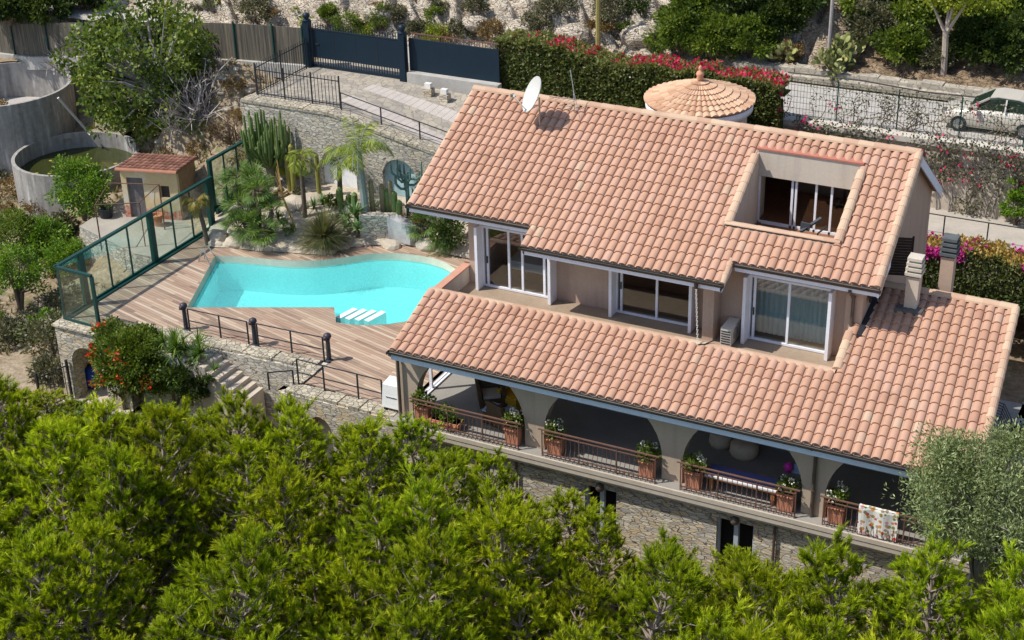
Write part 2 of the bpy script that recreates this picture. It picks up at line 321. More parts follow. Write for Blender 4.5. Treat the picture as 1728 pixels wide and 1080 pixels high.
# upper walls
def wall_open(mb,x0,x1,y0,y1,z0,z1,ops):
    xs=x0
    for a,b,p,q in ops:
        mb.box(xs,a,y0,y1,z0,z1)
        if p>z0+.01: mb.box(a,b,y0,y1,z0,p)
        mb.box(a,b,y0,y1,q,z1); xs=b
    mb.box(xs,x1,y0,y1,z0,z1)
D=[(.55,3.2),(5.42,8.12),(9.92,12.56)]; DZ0,DZ1=2.82,5.05
mb=MB(); wall_open(mb,0,13.5,4.66,4.9,2.6,5.70,[(a,b,DZ0,DZ1) for a,b in D])
mb.box(8.64,9.0,3.95,4.66,2.8,5.44); mb.box(-.62,0,4.62,4.86,5.28,5.66); mb.box(12.98,13.5,4.5,4.66,2.8,5.62); part('upper_front_wall',mb,mPlas)
def gable(x0,x1,mb,zb):
    pts=[(4.9,zb),(13.0,zb),(13.0,5.2),(YR,zM(YR)-.2),(4.9,zM(4.9)-.17)]
    mb.add([(x0,*p) for p in pts]+[(x1,*p) for p in pts],[tuple(range(4,-1,-1)),tuple(range(5,10))]+[(i,(i+1)%5,5+(i+1)%5,5+i) for i in range(5)])
mb=MB(); gable(0,.25,mb,0); part('gable_wall',mb,mPlas); mb=MB(); gable(13.25,13.5,mb,0); part('gable_wall',mb,mPlas)
mb=MB(); mb.box(.25,13.25,12.6,13.0,0,5.2); part('rear_wall',mb,mPlas)
mb=MB(); mb.box(.25,13.25,4.9,12.6,2.5,2.82); mb.box(.26,8.9,4.9,12.5,4.86,5.0); mb.box(12.5,13.24,4.9,12.5,4.86,5.0); mb.box(8.9,12.5,5.7,12.5,4.82,4.96); part('interior_floor',mb,mat('red_brown_floor',(.20,.085,.04),.4,.25,4,.05))
mb=MB(); mb.box(.26,13.2,9.6,9.75,2.82,4.86); mb.box(4.2,4.35,4.92,9.6,2.82,4.86); mb.box(9.2,9.35,4.92,9.6,2.82,4.86); part('interior_partition',mb,mInt)
def sliding(x0,x1,y,z0,z1,splits,mglass=mGlass,fins=True,w=.075,extra=()):
    f=MB(); f.box(x0,x1,y,y+.1,z0,z0+w); f.box(x0,x1,y,y+.1,z1-w,z1); f.box(x0,x0+w,y,y+.1,z0+w,z1-w); f.box(x1-w,x1,y,y+.1,z0+w,z1-w)
    for s in splits: f.box(s-w*.5,s+w*.5,y+.01,y+.09,z0+w,z1-w)
    f=obj('sliding_door',f,mWhite,villa); g=MB(); xs=[x0+w]+list(splits)+[x1-w]
    for a,b in zip(xs[:-1],xs[1:]): g.box(a+w*.3,b-w*.3,y+.045,y+.055,z0+w,z1-w)
    obj('pane',g,mglass,f)
    if fins:
        for a in (x0-.02,x1+.02):
            m=MB(); m.box(a-.05,a+.05,4.16,4.655,z0-.01,z1+.06); obj('jamb',m,mWhite,f)
        hd=MB()
        for s in splits[:1]: hd.box(s-.02,s+.02,y-.02,y+.01,3.7,3.95)
        obj('handle',hd,mBlk,f)
    return f
sliding(*D[0],4.56,DZ0,DZ1,[.75,1.55,2.05,2.85]); sliding(*D[1],4.56,DZ0,DZ1,[5.62,6.85]); sliding(*D[2],4.56,DZ0,DZ1,[10.1,11.2])
cur=MB(); cur.grid([[(10.0+i*.05,5.12+.03*math.sin(i*1.9),z) for i in range(51)] for z in (2.84,4.84)]); single('window_curtain',cur,mat('pale_blue_curtain',(.42,.58,.64),.8,.05,3,0),'pale blue curtain drawn behind the right hand glass door of the balcony','curtain')
bed=thing('bed','white bed seen through the left balcony glass door','bed',(2.2,6.4,2.82))
mb=MB(); mb.box(1.0,2.9,5.6,7.6,3.1,3.42); obj('mattress',mb,mat('white_bedding',(.75,.74,.75),.9,.05,3,.2),bed)
mb=MB(); mb.box(.95,2.95,5.55,7.7,2.83,3.1); mb.box(.95,2.95,7.7,7.8,2.83,3.9); obj('bed_frame',mb,mWood,bed)
# eaves: fascia + gutters
def eave(x0,x1,y,zf,sh,mf,gx0=None,drop=.24):
    m=MB(); z=zf(y); m.box(x0,x1,y+.02,y+.06,z-drop-.04,z-.03); part('fascia',m,mf)
    g=MB(); n=6; A=[];yy=y-.06; zz=z-.02
    for xx in (x0-.05,x1+.05):
        A.append([(xx,yy+.085*math.cos(PI+PI*k/n),zz+.085*math.sin(PI+PI*k/n)) for k in range(n+1)])
    g.grid(A); B=[[(a[0],a[1],a[2]) for a in r] for r in A]
    g.grid([[ (p[0],yy+.07*math.cos(PI+PI*k/n),zz+.07*math.sin(PI+PI*k/n)) for k,p in enumerate(r)] for r in A][::-1])
    g.box(x0-.05,x1+.05,yy-.088,yy-.068,zz-.02,zz+.025); g.box(x0-.07,x0-.05,yy-.08,yy+.08,zz-.09,zz+.01); g.box(x1+.05,x1+.07,yy-.08,yy+.08,zz-.09,zz+.01); part('gutter',g,mGut)
eave(XL,2.76,4.0,zM,SH_M,mFasc); eave(2.78,9.5,3.15,zM,SH_M,mFasc); eave(9.6,XR,4.0,zM,SH_M,mFasc); eave(-.06,XE,-.62,zL,SH_L,mFascB,drop=.30)
for x,y0,y1 in ((9.48,3.17,4.05),(XR-.02,4.0,5.2),(2.8,3.17,4.02)):
    m=MB(); m.hexa([(x-.03,y0,zM(y0)-.3),(x+.03,y0,zM(y0)-.3),(x+.03,y1,zM(y1)-.3),(x-.03,y1,zM(y1)-.3)],[(x-.03,y0,zM(y0)-.05),(x+.03,y0,zM(y0)-.05),(x+.03,y1,zM(y1)-.05),(x-.03,y1,zM(y1)-.05)]); part('return_fascia',m,mFasc)
# bargeboards on the visible rakes
for P,x,y0,y1 in ((PM,XR+.03,4.0,YR),(PL,XE+.03,-.6,6.56)):
    a=P(x,y0,-.22);b=P(x,y1,-.22);c=P(x,y0,.02);d=P(x,y1,.02);o=V(.03,0,0); m=MB(); m.hexa([a,a+o,b+o,b],[c,c+o,d+o,d]); part('bargeboard',m,mPlasL)
def pipe(path,r=.055,mm=mPipe):
    m=MB(); m.tube(path,r,8)
    for p in path[1:-1]: m.lathe((p[0],p[1],p[2]-.03),[(r*1.3,0),(r*1.3,.06)],8)
    part('downpipe',m,mm,smooth=False)
pipe([(13.2,3.98,5.40),(13.2,4.02,5.3),(13.22,4.42,5.0),(13.22,4.42,4.0),(13.3,4.3,3.86)])
pipe([(-.1,-.66,2.6),(-.12,-.3,2.3),(-.12,-.12,2.15),(-.12,-.12,.02)]); pipe([(13.62,-.6,2.6),(13.62,-.2,2.35),(13.62,-.08,2.2),(13.62,-.08,.9),(13.62,-.08,.02)])
pipe([(13.56,4.55,3.95),(13.57,5.6,4.25),(13.57,6.5,4.6)],.07,mGut)
m=MB(); m.hexa([(13.5,4.0,zL(4.0)+.0),(13.72,4.0,zL(4.0)),(13.66,6.6,zL(6.6)),(13.5,6.6,zL(6.6))],[(13.5,4.0,zL(4)+.13),(13.66,4.0,zL(4)+.13),(13.6,6.6,zL(6.6)+.13),(13.5,6.6,zL(6.6)+.13)]); part('valley_flashing',m,mBlk)
# roof terrace cut into the main roof
m=MB(); hx0,hx1,hy0,hy1=HOLE
for x0,x1 in ((hx0-.2,hx0-.02),(hx1+.02,hx1+.2)):
    m.hexa([(x0+px0(hy0),hy0,4.9),(x1+px0(hy0),hy0,4.9),(x1+px0(hy1),hy1+.9,4.9),(x0+px0(hy1),hy1+.9,4.9)],[(x0+px0(hy0),hy0,zM(hy0)-.02),(x1+px0(hy0),hy0,zM(hy0)-.02),(x1+px0(hy1),hy1+.9,zM(hy1+.9)-.17),(x0+px0(hy1),hy1+.9,zM(hy1+.9)-.17)])
m.box(hx0-.2+px0(hy0),hx1+.2+px0(hy0),hy0-.16,hy0,4.9,zM(hy0)-.03); part('terrace_side_wall',m,mPlasL)
lx0,lx1=hx0+px0(hy1)-.02,hx1+px0(hy1)+.02
m=MB(); m.box(lx0,lx1,hy1-.02,hy1+.2,6.70,zM(hy1)+.10); lin=part('terrace_lintel',m,mPlasL); m=MB(); m.box(lx0-.05,lx1+.05,hy1-.06,hy1+.3,zM(hy1)+.10,zM(hy1)+.15); obj('lintel_coping',m,mat('red_coping',(.46,.17,.12),.8,.1,4,.1),lin)
m=MB(); caps(m,PM(hx0-.06,hy0-.05,.07),PM(hx0-.06,hy1-.25,.07),.15,.42,.8); caps(m,PM(hx1+.06,hy0-.05,.07),PM(hx1+.06,hy1-.25,.07),.15,.42,.8); caps(m,PM(hx0-.15,hy0-.05,.10),PM(hx1+.15,hy0-.05,.10),.13,.5,.5); part('terrace_kerb_cap',m,mCap)
yf=hy1+.12; f=MB()
for a,b in ((1268,1277),(1278,1281),(1334,1337.5),(1340.5,1343.5),(1374.5,1378),(1401,1404.5)):
    xa=at(a,340,y=yf)[0]; xb=at(b,340,y=yf)[0]; f.box(xa,max(xb,xa+.07),yf,yf+.08,4.96,6.72)
f.box(lx0,lx1,yf,yf+.08,4.96,5.05); f=obj('sliding_door',f,mWhite,villa); g=MB(); g.box(at(1345,340,y=yf)[0],lx1,yf+.035,yf+.045,5.05,6.7); obj('pane',g,mGlass,f)
# gable window, shutters
m=MB()
m.box(13.5,13.54,5.55,5.62,4.75,6.05); m.box(13.5,13.54,6.9,6.97,4.75,6.05); m.box(13.5,13.54,5.62,6.9,5.98,6.05); wdw=obj('gable_window',m,mWhite,villa); m=MB(); m.box(13.5,13.515,5.62,6.9,4.75,5.98); obj('pane',m,mDark,wdw)
def shutter(p,q,z0,z1):
    m=MB(); p=V(*p,0);q=V(*q,0); d=q-p
    for k in range(14):
        z=z0+(z1-z0)*k/14; m.beam(p+V(0,0,z),q+V(0,0,z),.05,(z1-z0)/14*.72)
    for e in (p,q): m.beam(e+V(0,0,z0-.04),e+V(0,0,z1),.06)
    part('shutter',m,mat('dark_brown_shutter',(.03,.02,.018),.5,.2,5,.1))
shutter((13.55,6.95),(14.25,7.15),4.75,6.05); shutter((13.57,5.5),(13.6,4.95),4.7,5.95)
# chimneys
def chimney(x,y,z0,z1,s,mm,mc,soot=False):
    m=MB(); m.box(x-s/2,x+s/2,y-s/2,y+s/2,z0,z1); c=part('chimney',m,mm); k=MB(); z=z1
    for i in range(4): k.box(x-s*.36,x+s*.36,y-s*.36,y+s*.36,z,z+.07); k.box(x-s*(.66-.03*i),x+s*(.66-.03*i),y-s*(.66-.03*i),y+s*(.66-.03*i),z+.07,z+.16); z+=.16
    obj('chimney_cap',k,mc,c)
    return z
mCapC=mat('pale_chimney_slabs',(.55,.50,.42),.9,.15,4,.2)
chimney(14.68,5.75,4.2,5.42,.38,mPlasL,mCapC); chimney(15.35,7.3,0,5.55,.40,mPlas,mat('sooty_slabs',(.10,.11,.115),.9,.2,4,.2))
m=MB(); m.obox((14.68,5.75,zL(5.75)-.05),.8,.75,.14); part('chimney_flashing',m,mat('lead_flashing',(.10,.10,.10),.6,.2,5,.1))
# wing walls
m=MB(); m.hexa([(17.7,.4,0),(17.95,.4,0),(17.45,6.3,0),(17.2,6.3,0)],[(17.7,.4,zL(.4)-.17),(17.95,.4,zL(.4)-.17),(17.45,6.3,zL(6.3)-.17),(17.2,6.3,zL(6.3)-.17)]); m.box(13.5,17.45,6.3,6.5,0,zL(6.3)-.2); part('wing_wall',m,mPlas)
# ---------------- veranda arcade
mArc=plaster('arcade_plaster',(.45,.355,.27))
def arcade(mb,cols,zs,zc,ztop,axis,c0,c1,n=22):
    """cols = solid intervals; openings between them with elliptical heads"""
    def slice_(a,b,za,zb):
        P=(lambda s,t,z:(s,t,z)) if axis=='x' else (lambda s,t,z:(t,s,z))
        q=[P(a,c0,za),P(b,c0,zb),P(b,c1,zb),P(a,c1,za)]; tp=[P(a,c0,ztop),P(b,c0,ztop),P(b,c1,ztop),P(a,c1,ztop)]
        if axis!='x': q=q[::-1]; tp=tp[::-1]
        mb.hexa(q,tp)
    for a,b in cols: slice_(a,b,0,0)
    for (a,b),(c,d) in zip(cols[:-1],cols[1:]):
        h=(c-b)/2; mid=(b+c)/2
        for k in range(n):
            t0=-math.cos(PI*k/n); t1=-math.cos(PI*(k+1)/n); f=lambda t:zs+(zc-zs)*math.sqrt(max(0,1-t*t))
            slice_(mid+h*t0,mid+h*t1,f(t0),f(t1))
CO=[(-.28,.42),(4.33,5.0),(8.93,9.58),(13.28,13.95),(17.6,18.0)]
mb=MB(); arcade(mb,CO,.7,2.64,2.70,'x',0,.42); part('arcade',mb,mArc)
mb=MB(); arcade(mb,[(.42,.7),(4.2,4.66)],.75,2.46,2.55,'y',-.28,.06); mb.hexa([(-.28,0,2.56),(.06,0,2.56),(.06,4.66,2.56),(-.28,4.66,2.56)],[(-.28,0,2.72),(.06,0,2.72),(.06,2.4,3.26),(-.28,2.4,3.26)]); part('side_arcade',mb,mArc)
mb=MB(); mb.box(-.45,18.3,-.42,9,-.15,0); part('veranda_floor',mb,mat('grey_terrace_floor',(.27,.255,.23),.7,.1,1.5,.05))
mb=MB(); mb.box(-.45,18.3,-.48,-.42,-.13,.015); mb.box(-.45,18.3,-.46,-.40,-.30,-.16); mb.box(-.3,18.2,-.38,0,-.42,-.17); part('slab_edge',mb,mSlabTop)
mb=MB(); mb.box(.06,17.7,.42,4.66,2.56,2.6); part('veranda_ceiling',mb,mPlas)
mb=MB(); wall_open(mb,4.4,17.4,3.1,3.3,0,2.555,[(5.3,7.4,.02,2.25),(10.4,12.9,.02,2.25)]); mb.box(4.4,4.6,3.305,4.99,0,2.555); mb.box(0,4.6,5.0,5.2,0,2.6); part('veranda_back_wall',mb,mPlasL)
for a,b in ((5.3,7.4),(10.4,12.9)): sliding(a,b,3.12,.02,2.25,[(a+b)/2],mGlass,False,.09)
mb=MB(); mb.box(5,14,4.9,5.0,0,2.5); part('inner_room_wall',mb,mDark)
f=MB()
for y in (.72,1.9,3.1,4.18): f.box(-.16,-.06,y-.04,y+.04,0,2.2)
f.box(-.2,-.13,.7,4.2,0,.06); f.box(-.08,-.01,.7,4.2,0,.06); part('side_window_frame',f,mWhite)
# ---------------- stone base storey
mb=MB(); wall_open(mb,-.32,18.2,-.12,.3,-4.6,-.17,[(6.44,7.52,-4.0,-.82),(10.78,11.95,-4.0,-.80)]); base=part('stone_base',mb,mStone)
for x0,x1,zt in ((6.44,7.52,-.82),(10.78,11.95,-.80)):
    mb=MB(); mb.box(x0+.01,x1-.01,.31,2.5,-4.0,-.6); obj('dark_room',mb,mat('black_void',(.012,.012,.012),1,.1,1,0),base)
    mb=MB(); mb.box((x0+x1)/2-.07,(x0+x1)/2+.07,-.02,.12,-4,zt); mb.box(x0,x0+.07,-.02,.1,-4,zt); mb.box(x1-.05,x1,-.04,.1,-4,zt); obj('door_frame',mb,mat('grey_blue_frame',(.40,.45,.52),.6,.1,3,0),base)
    mb=MB(); mb.lathe(((x0+x1)/2,-.2,zt-.02),[(.10,0),(.14,.08),(.13,.18),(.05,.26)],10); obj('wall_lamp',mb,mPipe,base,smooth=True)
for a,b,y0,y1 in ((-.32,-.05,.31,9),(17.9,18.25,.31,8)): mb=MB(); mb.box(a,b,y0,y1,-4.6,-.16); obj('side_stonework',mb,mStone,base)
for x in (4.1,12.6): pp=MB(); pp.tube([(x,-.2,-.43),(x,-.2,-4)],.045); part('drain_pipe',pp,mPipe)
# ================================================================ things on the villa
t=thing('satellite_dish','white satellite dish on a mast at the ridge end of the tiled roof','satellite dish',(1.0,8.2,7.35))
m=MB(); m.tube([(0,0,-.02),(0,0,1.05)],.035); m.obox((0,0,0),.3,.3,.04); obj('mast',m,mSteel,t,local=True)
m=MB(); n=20; dirn=nrm(V(-.62,-.62,.42)); a=nrm(np.cross(dirn,V(0,0,1))); b=np.cross(a,dirn); c0=V(-.12,-.12,1.15)
rings=[]
for r in (0.001,.2,.4,.55,.6): rings.append([c0+a*r*.92*math.cos(2*PI*k/n)+b*r*1.08*math.sin(2*PI*k/n)+dirn*(r*r*.35) for k in range(n+1)])
m.grid(rings); m.grid([[p-dirn*.025 for p in q] for q in rings][::-1]); m.grid([rings[-1],[p-dirn*.025 for p in rings[-1]]]); obj('reflector',m,mat('dish_white',(.56,.56,.54),.4,.04,3,0),t,True,local=True)
m=MB(); e=c0+dirn*.75-b*.25; m.tube([c0-b*.6,e],.02); m.tube([c0-b*.6,V(0,0,.8)],.02); m.obox(e-V(0,0,.05),.1,.14,.1); obj('feed_arm',m,mSteel,t,local=True)
t=thing('roof_antenna','thin bent aerial beside the satellite dish on the roof','antenna',(2.0,8.9,7.7))
m=MB(); m.tube([(0,0,-.05),(-.1,.1,.9),(-.25,.2,1.5)],.015,6); m.tube([(.35,-.35,.05),(-.1,.1,.85)],.012,5); obj('pole',m,mSteel,t,local=True)
m=MB()
for k in range(5): m.beam((-.9+.2*k,-.1,.45),(-.7+.2*k,.25,.5),.015)
m.beam((-1.,.1,.47),(.1,.1,.5),.02); obj('aerial_boom',m,mSteel,t,local=True)
t=thing('air_conditioner','small beige air conditioner unit on the balcony beside the pillar','air conditioner',(9.5,4.15,2.8))
m=MB(); m.obox((0,0,.06),.34,.82,.6); obj('casing',m,mat('ac_beige',(.60,.55,.48),.5,.05,3,0),t,local=True); m=MB()
for k in range(6): m.box(-.15,.15,-.425,-.41,.12+.085*k,.15+.085*k)
obj('grille',m,mBlk,t,local=True); m=MB(); m.lathe((0,0,0),[(.2,0),(.2,.02)],14); v=[(.171+z,y*1.0,.36+x) for x,y,z in m.v]; m.v=v; obj('fan',m,mat('fan_grey',(.25,.23,.21),.6,.1,3,0),t,local=True)
t=thing('rain_chain','pale chain hanging from the centre gutter down to the lower roof','chain',(8.95,3.0,3.7))
m=MB(); ca=at(1174.5,483,y=3.08); cb=PL(9.14+.2,2.25,.1); ca=V(ca[0],3.08,5.05); n=26
for k in range(n):
    p=ca+(cb-ca)*k/n; q=ca+(cb-ca)*(k+.75)/n; o=V(.02,0,0) if k%2 else V(0,.02,0); m.beam(p+o,q+o,.018); m.beam(p-o,q-o,.018)
obj('links',m,mat('chain_white',(.62,.58,.52),.5,.1,4,0),t); m=MB(); m.lathe((ca[0],ca[1],ca[2]),[(.05,-.06),(.07,.0),(.07,.16)],8); obj('spout',m,mGut,t); m=MB(); m.tube([cb,cb+V(.2,.12,.0),cb+V(.45,.35,.1)],.02,5); obj('tail',m,mBlk,t)
t=thing('exercise_machine','dark folding exercise machine on the sunken roof terrace','exercise machine',(10.9,6.2,4.98))
m=MB(); e0=at(1352,390,y=6.2); e1=at(1386,368,y=6.6)
m.beam((-.5,0,.04),(.5,.3,.04),.08); m.beam((-.1,-.3,.04),(-.1,.3,.04),.07); m.beam((.1,0,.05),tuple(e0-V(10.9,6.2,4.98)),.07); obj('frame',m,mBlk,t,local=True)
m=MB(); m.beam(e0,e1,.12,.06); m.beam(at(1360,376,y=6.3),at(1358,388,y=6.3),.3,.06); obj('padded_arm',m,mat('grey_pad',(.06,.065,.075),.6,.2,4,0),t)
m=MB(); a=at(1380,394,y=6.1); m.beam(a,at(1395,382,y=6.5),.04); m.tube([V(11.4,6.3,4.98),a],.025,5); obj('bar',m,mBlk,t)
# ================================================================ terrain
def vnoise(x,y,s=0,seed=3):
    x=np.asarray(x,float);y=np.asarray(y,float); xi=np.floor(x).astype(int);yi=np.floor(y).astype(int);fx=x-xi;fy=y-yi
    h=lambda a,b:(np.sin((a*127.1+b*311.7+seed*74.7))*43758.5453)%1.0
    fx=fx*fx*(3-2*fx);fy=fy*fy*(3-2*fy)
    return (h(xi,yi)*(1-fx)+h(xi+1,yi)*fx)*(1-fy)+(h(xi,yi+1)*(1-fx)+h(xi+1,yi+1)*fx)*fy
def fbm(x,y,o=4,seed=3): return sum(vnoise(np.asarray(x)*2**i,np.asarray(y)*2**i,seed=seed+i)*.5**(i+1) for i in range(o))
CT=[(-20,-3,-3.8),(-14,-1,-3.1),(-8,-2,-3.3),(0,-2,-3.3),(8,-2,-3.2),(18,-2,-3.0),(26,-2,-3),(-14,1.2,-3),(-16,-.5,-3.1)]
CT+= [(x,-9,-5.4) for x in range(-32,40,8)]+[(x,-18,-8.2) for x in range(-32,40,8)]+[(x,-40,-14) for x in range(-40,44,12)]
CT+= [(x,y,-3.2) for x in range(-13,18,5) for y in (2,5,8)]
CT+= [(22,4,-.1),(20,8,-.1),(24,12,-.1),(20,14,-.1),(30,6,-.3),(22,0,-1.5)]
CT+= [(-16,2,-3),(-19,2.5,-3.1),(-22,5,-3.0),(-28,8,-2.7),(-35,5,-3.2),(-22,0,-3.4),(-26,10.5,-2.2),(-32,12,-1.6),(-38,14,-1.2),(-17.5,5,-2.9),(-22.5,8,-2.6)]
CT+= [(-18,10,-.9),(-16.5,12,-.6),(-20,12.5,-.6),(-22,12,-1.2),(-19,14,.7),(-17,14.5,1.9),(-20.5,16,2.1),(-23.3,17.3,1.2),(-22,18,3),(-19.4,17.7,4.2),(-15.8,16,3.9),(-16.2,13.9,1.9),(-15.8,12.5,.7),(-26.2,17.8,-.15),(-23.1,16.4,-.2),(-28.6,17.4,-.3),(-23.0,13.4,-1.0),(-24.5,18.3,.9),(-27.6,19,1.2),(-28.6,12.2,-2.0),(-28.5,20.3,2.3),(-33,20,2.1),(-40,19,1.9),(-26,22,3.2),(-34,24,2.4)]
CT+= [(x,y,-.6) for x in range(-12,16,5) for y in (11.5,15)]
CT+= [(x,y,4.2) for x in range(-18,34,5) for y in (21.5,25.5)]+[(x,28,4.2) for x in range(-40,40,9)]+[(x,17.5,1.5) for x in (18,22,28)]+[(-6,18,1),(0,18,1)]
CT=np.array(CT,float)
def ground_z(x,y):
    x=np.asarray(x,float);y=np.asarray(y,float); sh=x.shape; x=x.ravel();y=y.ravel()
    d=((x[:,None]-CT[:,0])**2+(y[:,None]-CT[:,1])**2); w=1/(d+.25)**2.2
    z=(w*CT[:,2]).sum(1)/w.sum(1)+.35*(fbm(x*.7,y*.7,4)-.47)+.22*(fbm(x*2.1,y*2.1,3,44)-.47)
    z=np.where((x>-15.3)&(x<60)&(y>1.0)&(y<20.3)&(x<17.8),np.minimum(z,-2.4),z); z=np.where((x>=17.8)&(y>14)&(y<20.3),np.minimum(z,-.4),z); z=np.where((x>-15.3)&(y>20.4),4.15,z)
    return z.reshape(sh)
def gz(x,y): return float(ground_z(np.array([x]),np.array([y]))[0])
xs=np.arange(-62,64,.5); ys=np.arange(-44,26.6,.5); X,Y=np.meshgrid(xs,ys); Z=ground_z(X,Y); Z=np.where(Y>25,Z-.6,Z)
for cx_,cy_,r_ in ((-26.2,14.45,2.84),(-32.05,16.3,3.38)):
    dx,dy=X-cx_,Y-cy_; d=np.hypot(dx,dy); k=(np.abs(d-r_)<.36); X=np.where(k,cx_+dx/d*r_,X); Y=np.where(k,cy_+dy/d*r_,Y)
n1,n2=len(ys),len(xs); f=(np.arange((n1-1)*n2).reshape(n1-1,n2)[:,:-1]).ravel(); f=np.stack([f,f+1,f+n2+1,f+n2],1)
cxx=X.ravel()[f].mean(1); cyy=Y.ravel()[f].mean(1); f=f[(np.hypot(cxx+26.2,cyy-14.45)>2.8)&(np.hypot(cxx+32.05,cyy-16.3)>3.34)]
t=NT('dry_ground'); a=t.noise(.55,6); b=t.noise(6,6); g=t.ramp(a,[(.30,(.27,.20,.13)),(.44,(.34,.26,.175)),(.54,(.17,.12,.06)),(.72,(.24,.14,.07))])
g=t.mix(.5,g,t.ramp(b,[(.3,(.13,.10,.06)),(.5,(.31,.245,.17)),(.7,(.50,.43,.34))])); g=t.mix(t.ramp(t.noise(1.3,5),[(.56,(0,0,0)),(.68,(.7,.7,.7))]),g,(.10,.12,.03)); t.bump(b,.8,.1); mGround=t.col(g,.95)
struct('ground',npmesh('g',np.stack([X,Y,Z],-1),f,np.full(len(f),.5),True),mGround,True)
# hillside above the road
def hill_base(x): return np.where(x<-16,22.8,np.where(x<4,23.0+(x+16)*.135,25.7))
def hill_z(x,y,fine=True):
    x=np.asarray(x,float);y=np.asarray(y,float); d=np.maximum(y-hill_base(x),0); st=np.where(x<4,1.0,.55+.45*np.exp(-np.maximum(x-4,0)/3))
    z=4.15+d*st*.95+.9*np.minimum(1,d)*(fbm(x*.33,y*.4,4,9)-.45)
    if fine:
        u=(x*.75+y*.9); r=np.abs(((u*.95+1.6*fbm(x*.45,y*.45,3,5))%1)-.5)*2
        amp=np.minimum(1,d*1.3)*np.where(x<5,1,.25); z=z+amp*(.75*np.abs(r)**1.5-.3+1.5*(fbm(x*.8,y*.9,5,21)-.47)+1.1*(np.floor(fbm(x*1.1+y*.5,y*1.3,3,33)*11)/11-.5)+.35*(np.floor(fbm(x*3.1,y*3.1+x,2,37)*6)/6-.5))
    return z
xs=np.concatenate([np.arange(-75,-28,1.),np.arange(-28,30,.14),np.arange(30,76,1.)]); ys=np.concatenate([np.arange(22.6,32,.14),np.arange(32,110,1.5)])
X,Y=np.meshgrid(xs,ys); Z=hill_z(X,Y); Z=np.where(Y<hill_base(X)-.05,3.6,Z); n1,n2=Z.shape
f=(np.arange((n1-1)*n2).reshape(n1-1,n2)[:,:-1]).ravel(); f=np.stack([f,f+1,f+n2+1,f+n2],1)
t=NT('hill_rock'); g0=t.coord((.9,1.3,2.2),R(35)); a=t.noise(.5,7); b=t.noise(1.5,7,g0,.62)
g=t.ramp(b,[(.28,(.14,.10,.07)),(.38,(.42,.34,.26)),(.46,(.50,.425,.33)),(.60,(.60,.53,.43)),(.76,(.38,.29,.19))])
vo=t.n('TexVoronoi',feature='DISTANCE_TO_EDGE'); vm=t.n('Mapping'); vm.inputs['Scale'].default_value=(.55,1.5,1.9); vm.inputs['Rotation'].default_value=(.3,.2,R(35)); vg=t.n('NewGeometry'); vn=t.n('TexNoise'); vn.inputs['Scale'].default_value=1.3; t.l(vg.outputs['Position'],vn.inputs['Vector']); va=t.n('VectorMath',operation='MULTIPLY_ADD'); t.l(vn.outputs['Color'],va.inputs[0]); va.inputs[1].default_value=(.9,.9,.9); t.l(vg.outputs['Position'],va.inputs[2]); t.l(va.outputs[0],vm.inputs[0]); t.l(vm.outputs[0],vo.inputs['Vector']); crk=t.ramp(vo.outputs['Distance'],[(.0,(0,0,0)),(.06,(1,1,1))]); g=t.mix(crk,(.13,.095,.065),g)  # cracks coloured dark: crevice shade painted in, along with dirt
g=t.mix(t.ramp(a,[(.54,(0,0,0)),(.70,(.7,.7,.7))]),g,t.ramp(t.noise(9,6),[(.3,(.22,.15,.09)),(.6,(.54,.43,.31))])); hb_=t.n('Math',operation='ADD'); t.l(crk,hb_.inputs[0]); t.l(b,hb_.inputs[1]); t.bump(hb_.outputs[0],.8,.35); sx_=t.n('SeparateXYZ'); t.l(vg.outputs['Position'],sx_.inputs[0]); mr=t.n('MapRange'); mr.inputs[1].default_value=3; mr.inputs[2].default_value=7; t.l(sx_.outputs[0],mr.inputs[0]); g=t.mix(mr.outputs[0],g,t.ramp(t.noise(3,6),[(.3,(.10,.065,.04)),(.5,(.24,.165,.10)),(.7,(.38,.29,.19))])); mHill=t.col(g,.95)
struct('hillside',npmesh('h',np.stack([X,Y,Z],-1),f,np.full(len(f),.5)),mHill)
def hillhit(px,py):
    d=ray(px,py); s=np.arange(55,140,.1); P=CAM+d*(s/np.linalg.norm(d))[:,None]; h=hill_z(P[:,0],P[:,1],False); k=np.argmax(P[:,2]<h); return P[k]
# road with kerb wall
m=MB(); m.add([(-60,20.6,4.24),(60,20.6,4.24),(60,24.9,4.24),(4,24.9,4.24),(-16,22.6,4.24),(-60,22.6,4.24)],[(0,1,2,3,4,5)])
t=NT('concrete_road'); g=t.ramp(t.noise(.8,6),[(.3,(.31,.29,.265)),(.7,(.42,.395,.36))]); g=t.mix(.3,g,t.ramp(t.noise(7,5),[(.3,(.3,.27,.24)),(.7,(.66,.62,.57))])); mRoad=t.col(g,.9); struct('road',m,mRoad)
m=MB()
for k in range(60):
    x=2+k*.9; yb=float(hill_base(np.array(x)))-.35; h1,h2=.22+.06*random.random(),.42+.10*random.random(); m.box(x,x+.89,yb-.15+.04*random.random(),yb+.2,4.2,4.2+h1); m.box(x,x+.89,yb+.2,yb+.7,4.2,4.2+h2)
single('roadside_wall',m,stonemat('roadside_stone',[(.42,.38,.31),(.50,.45,.37),(.37,.33,.27),(.46,.41,.33)],.3,1.5,(.36,.32,.26),.03,.8),'low two stepped stone wall along the uphill edge of the road','wall')
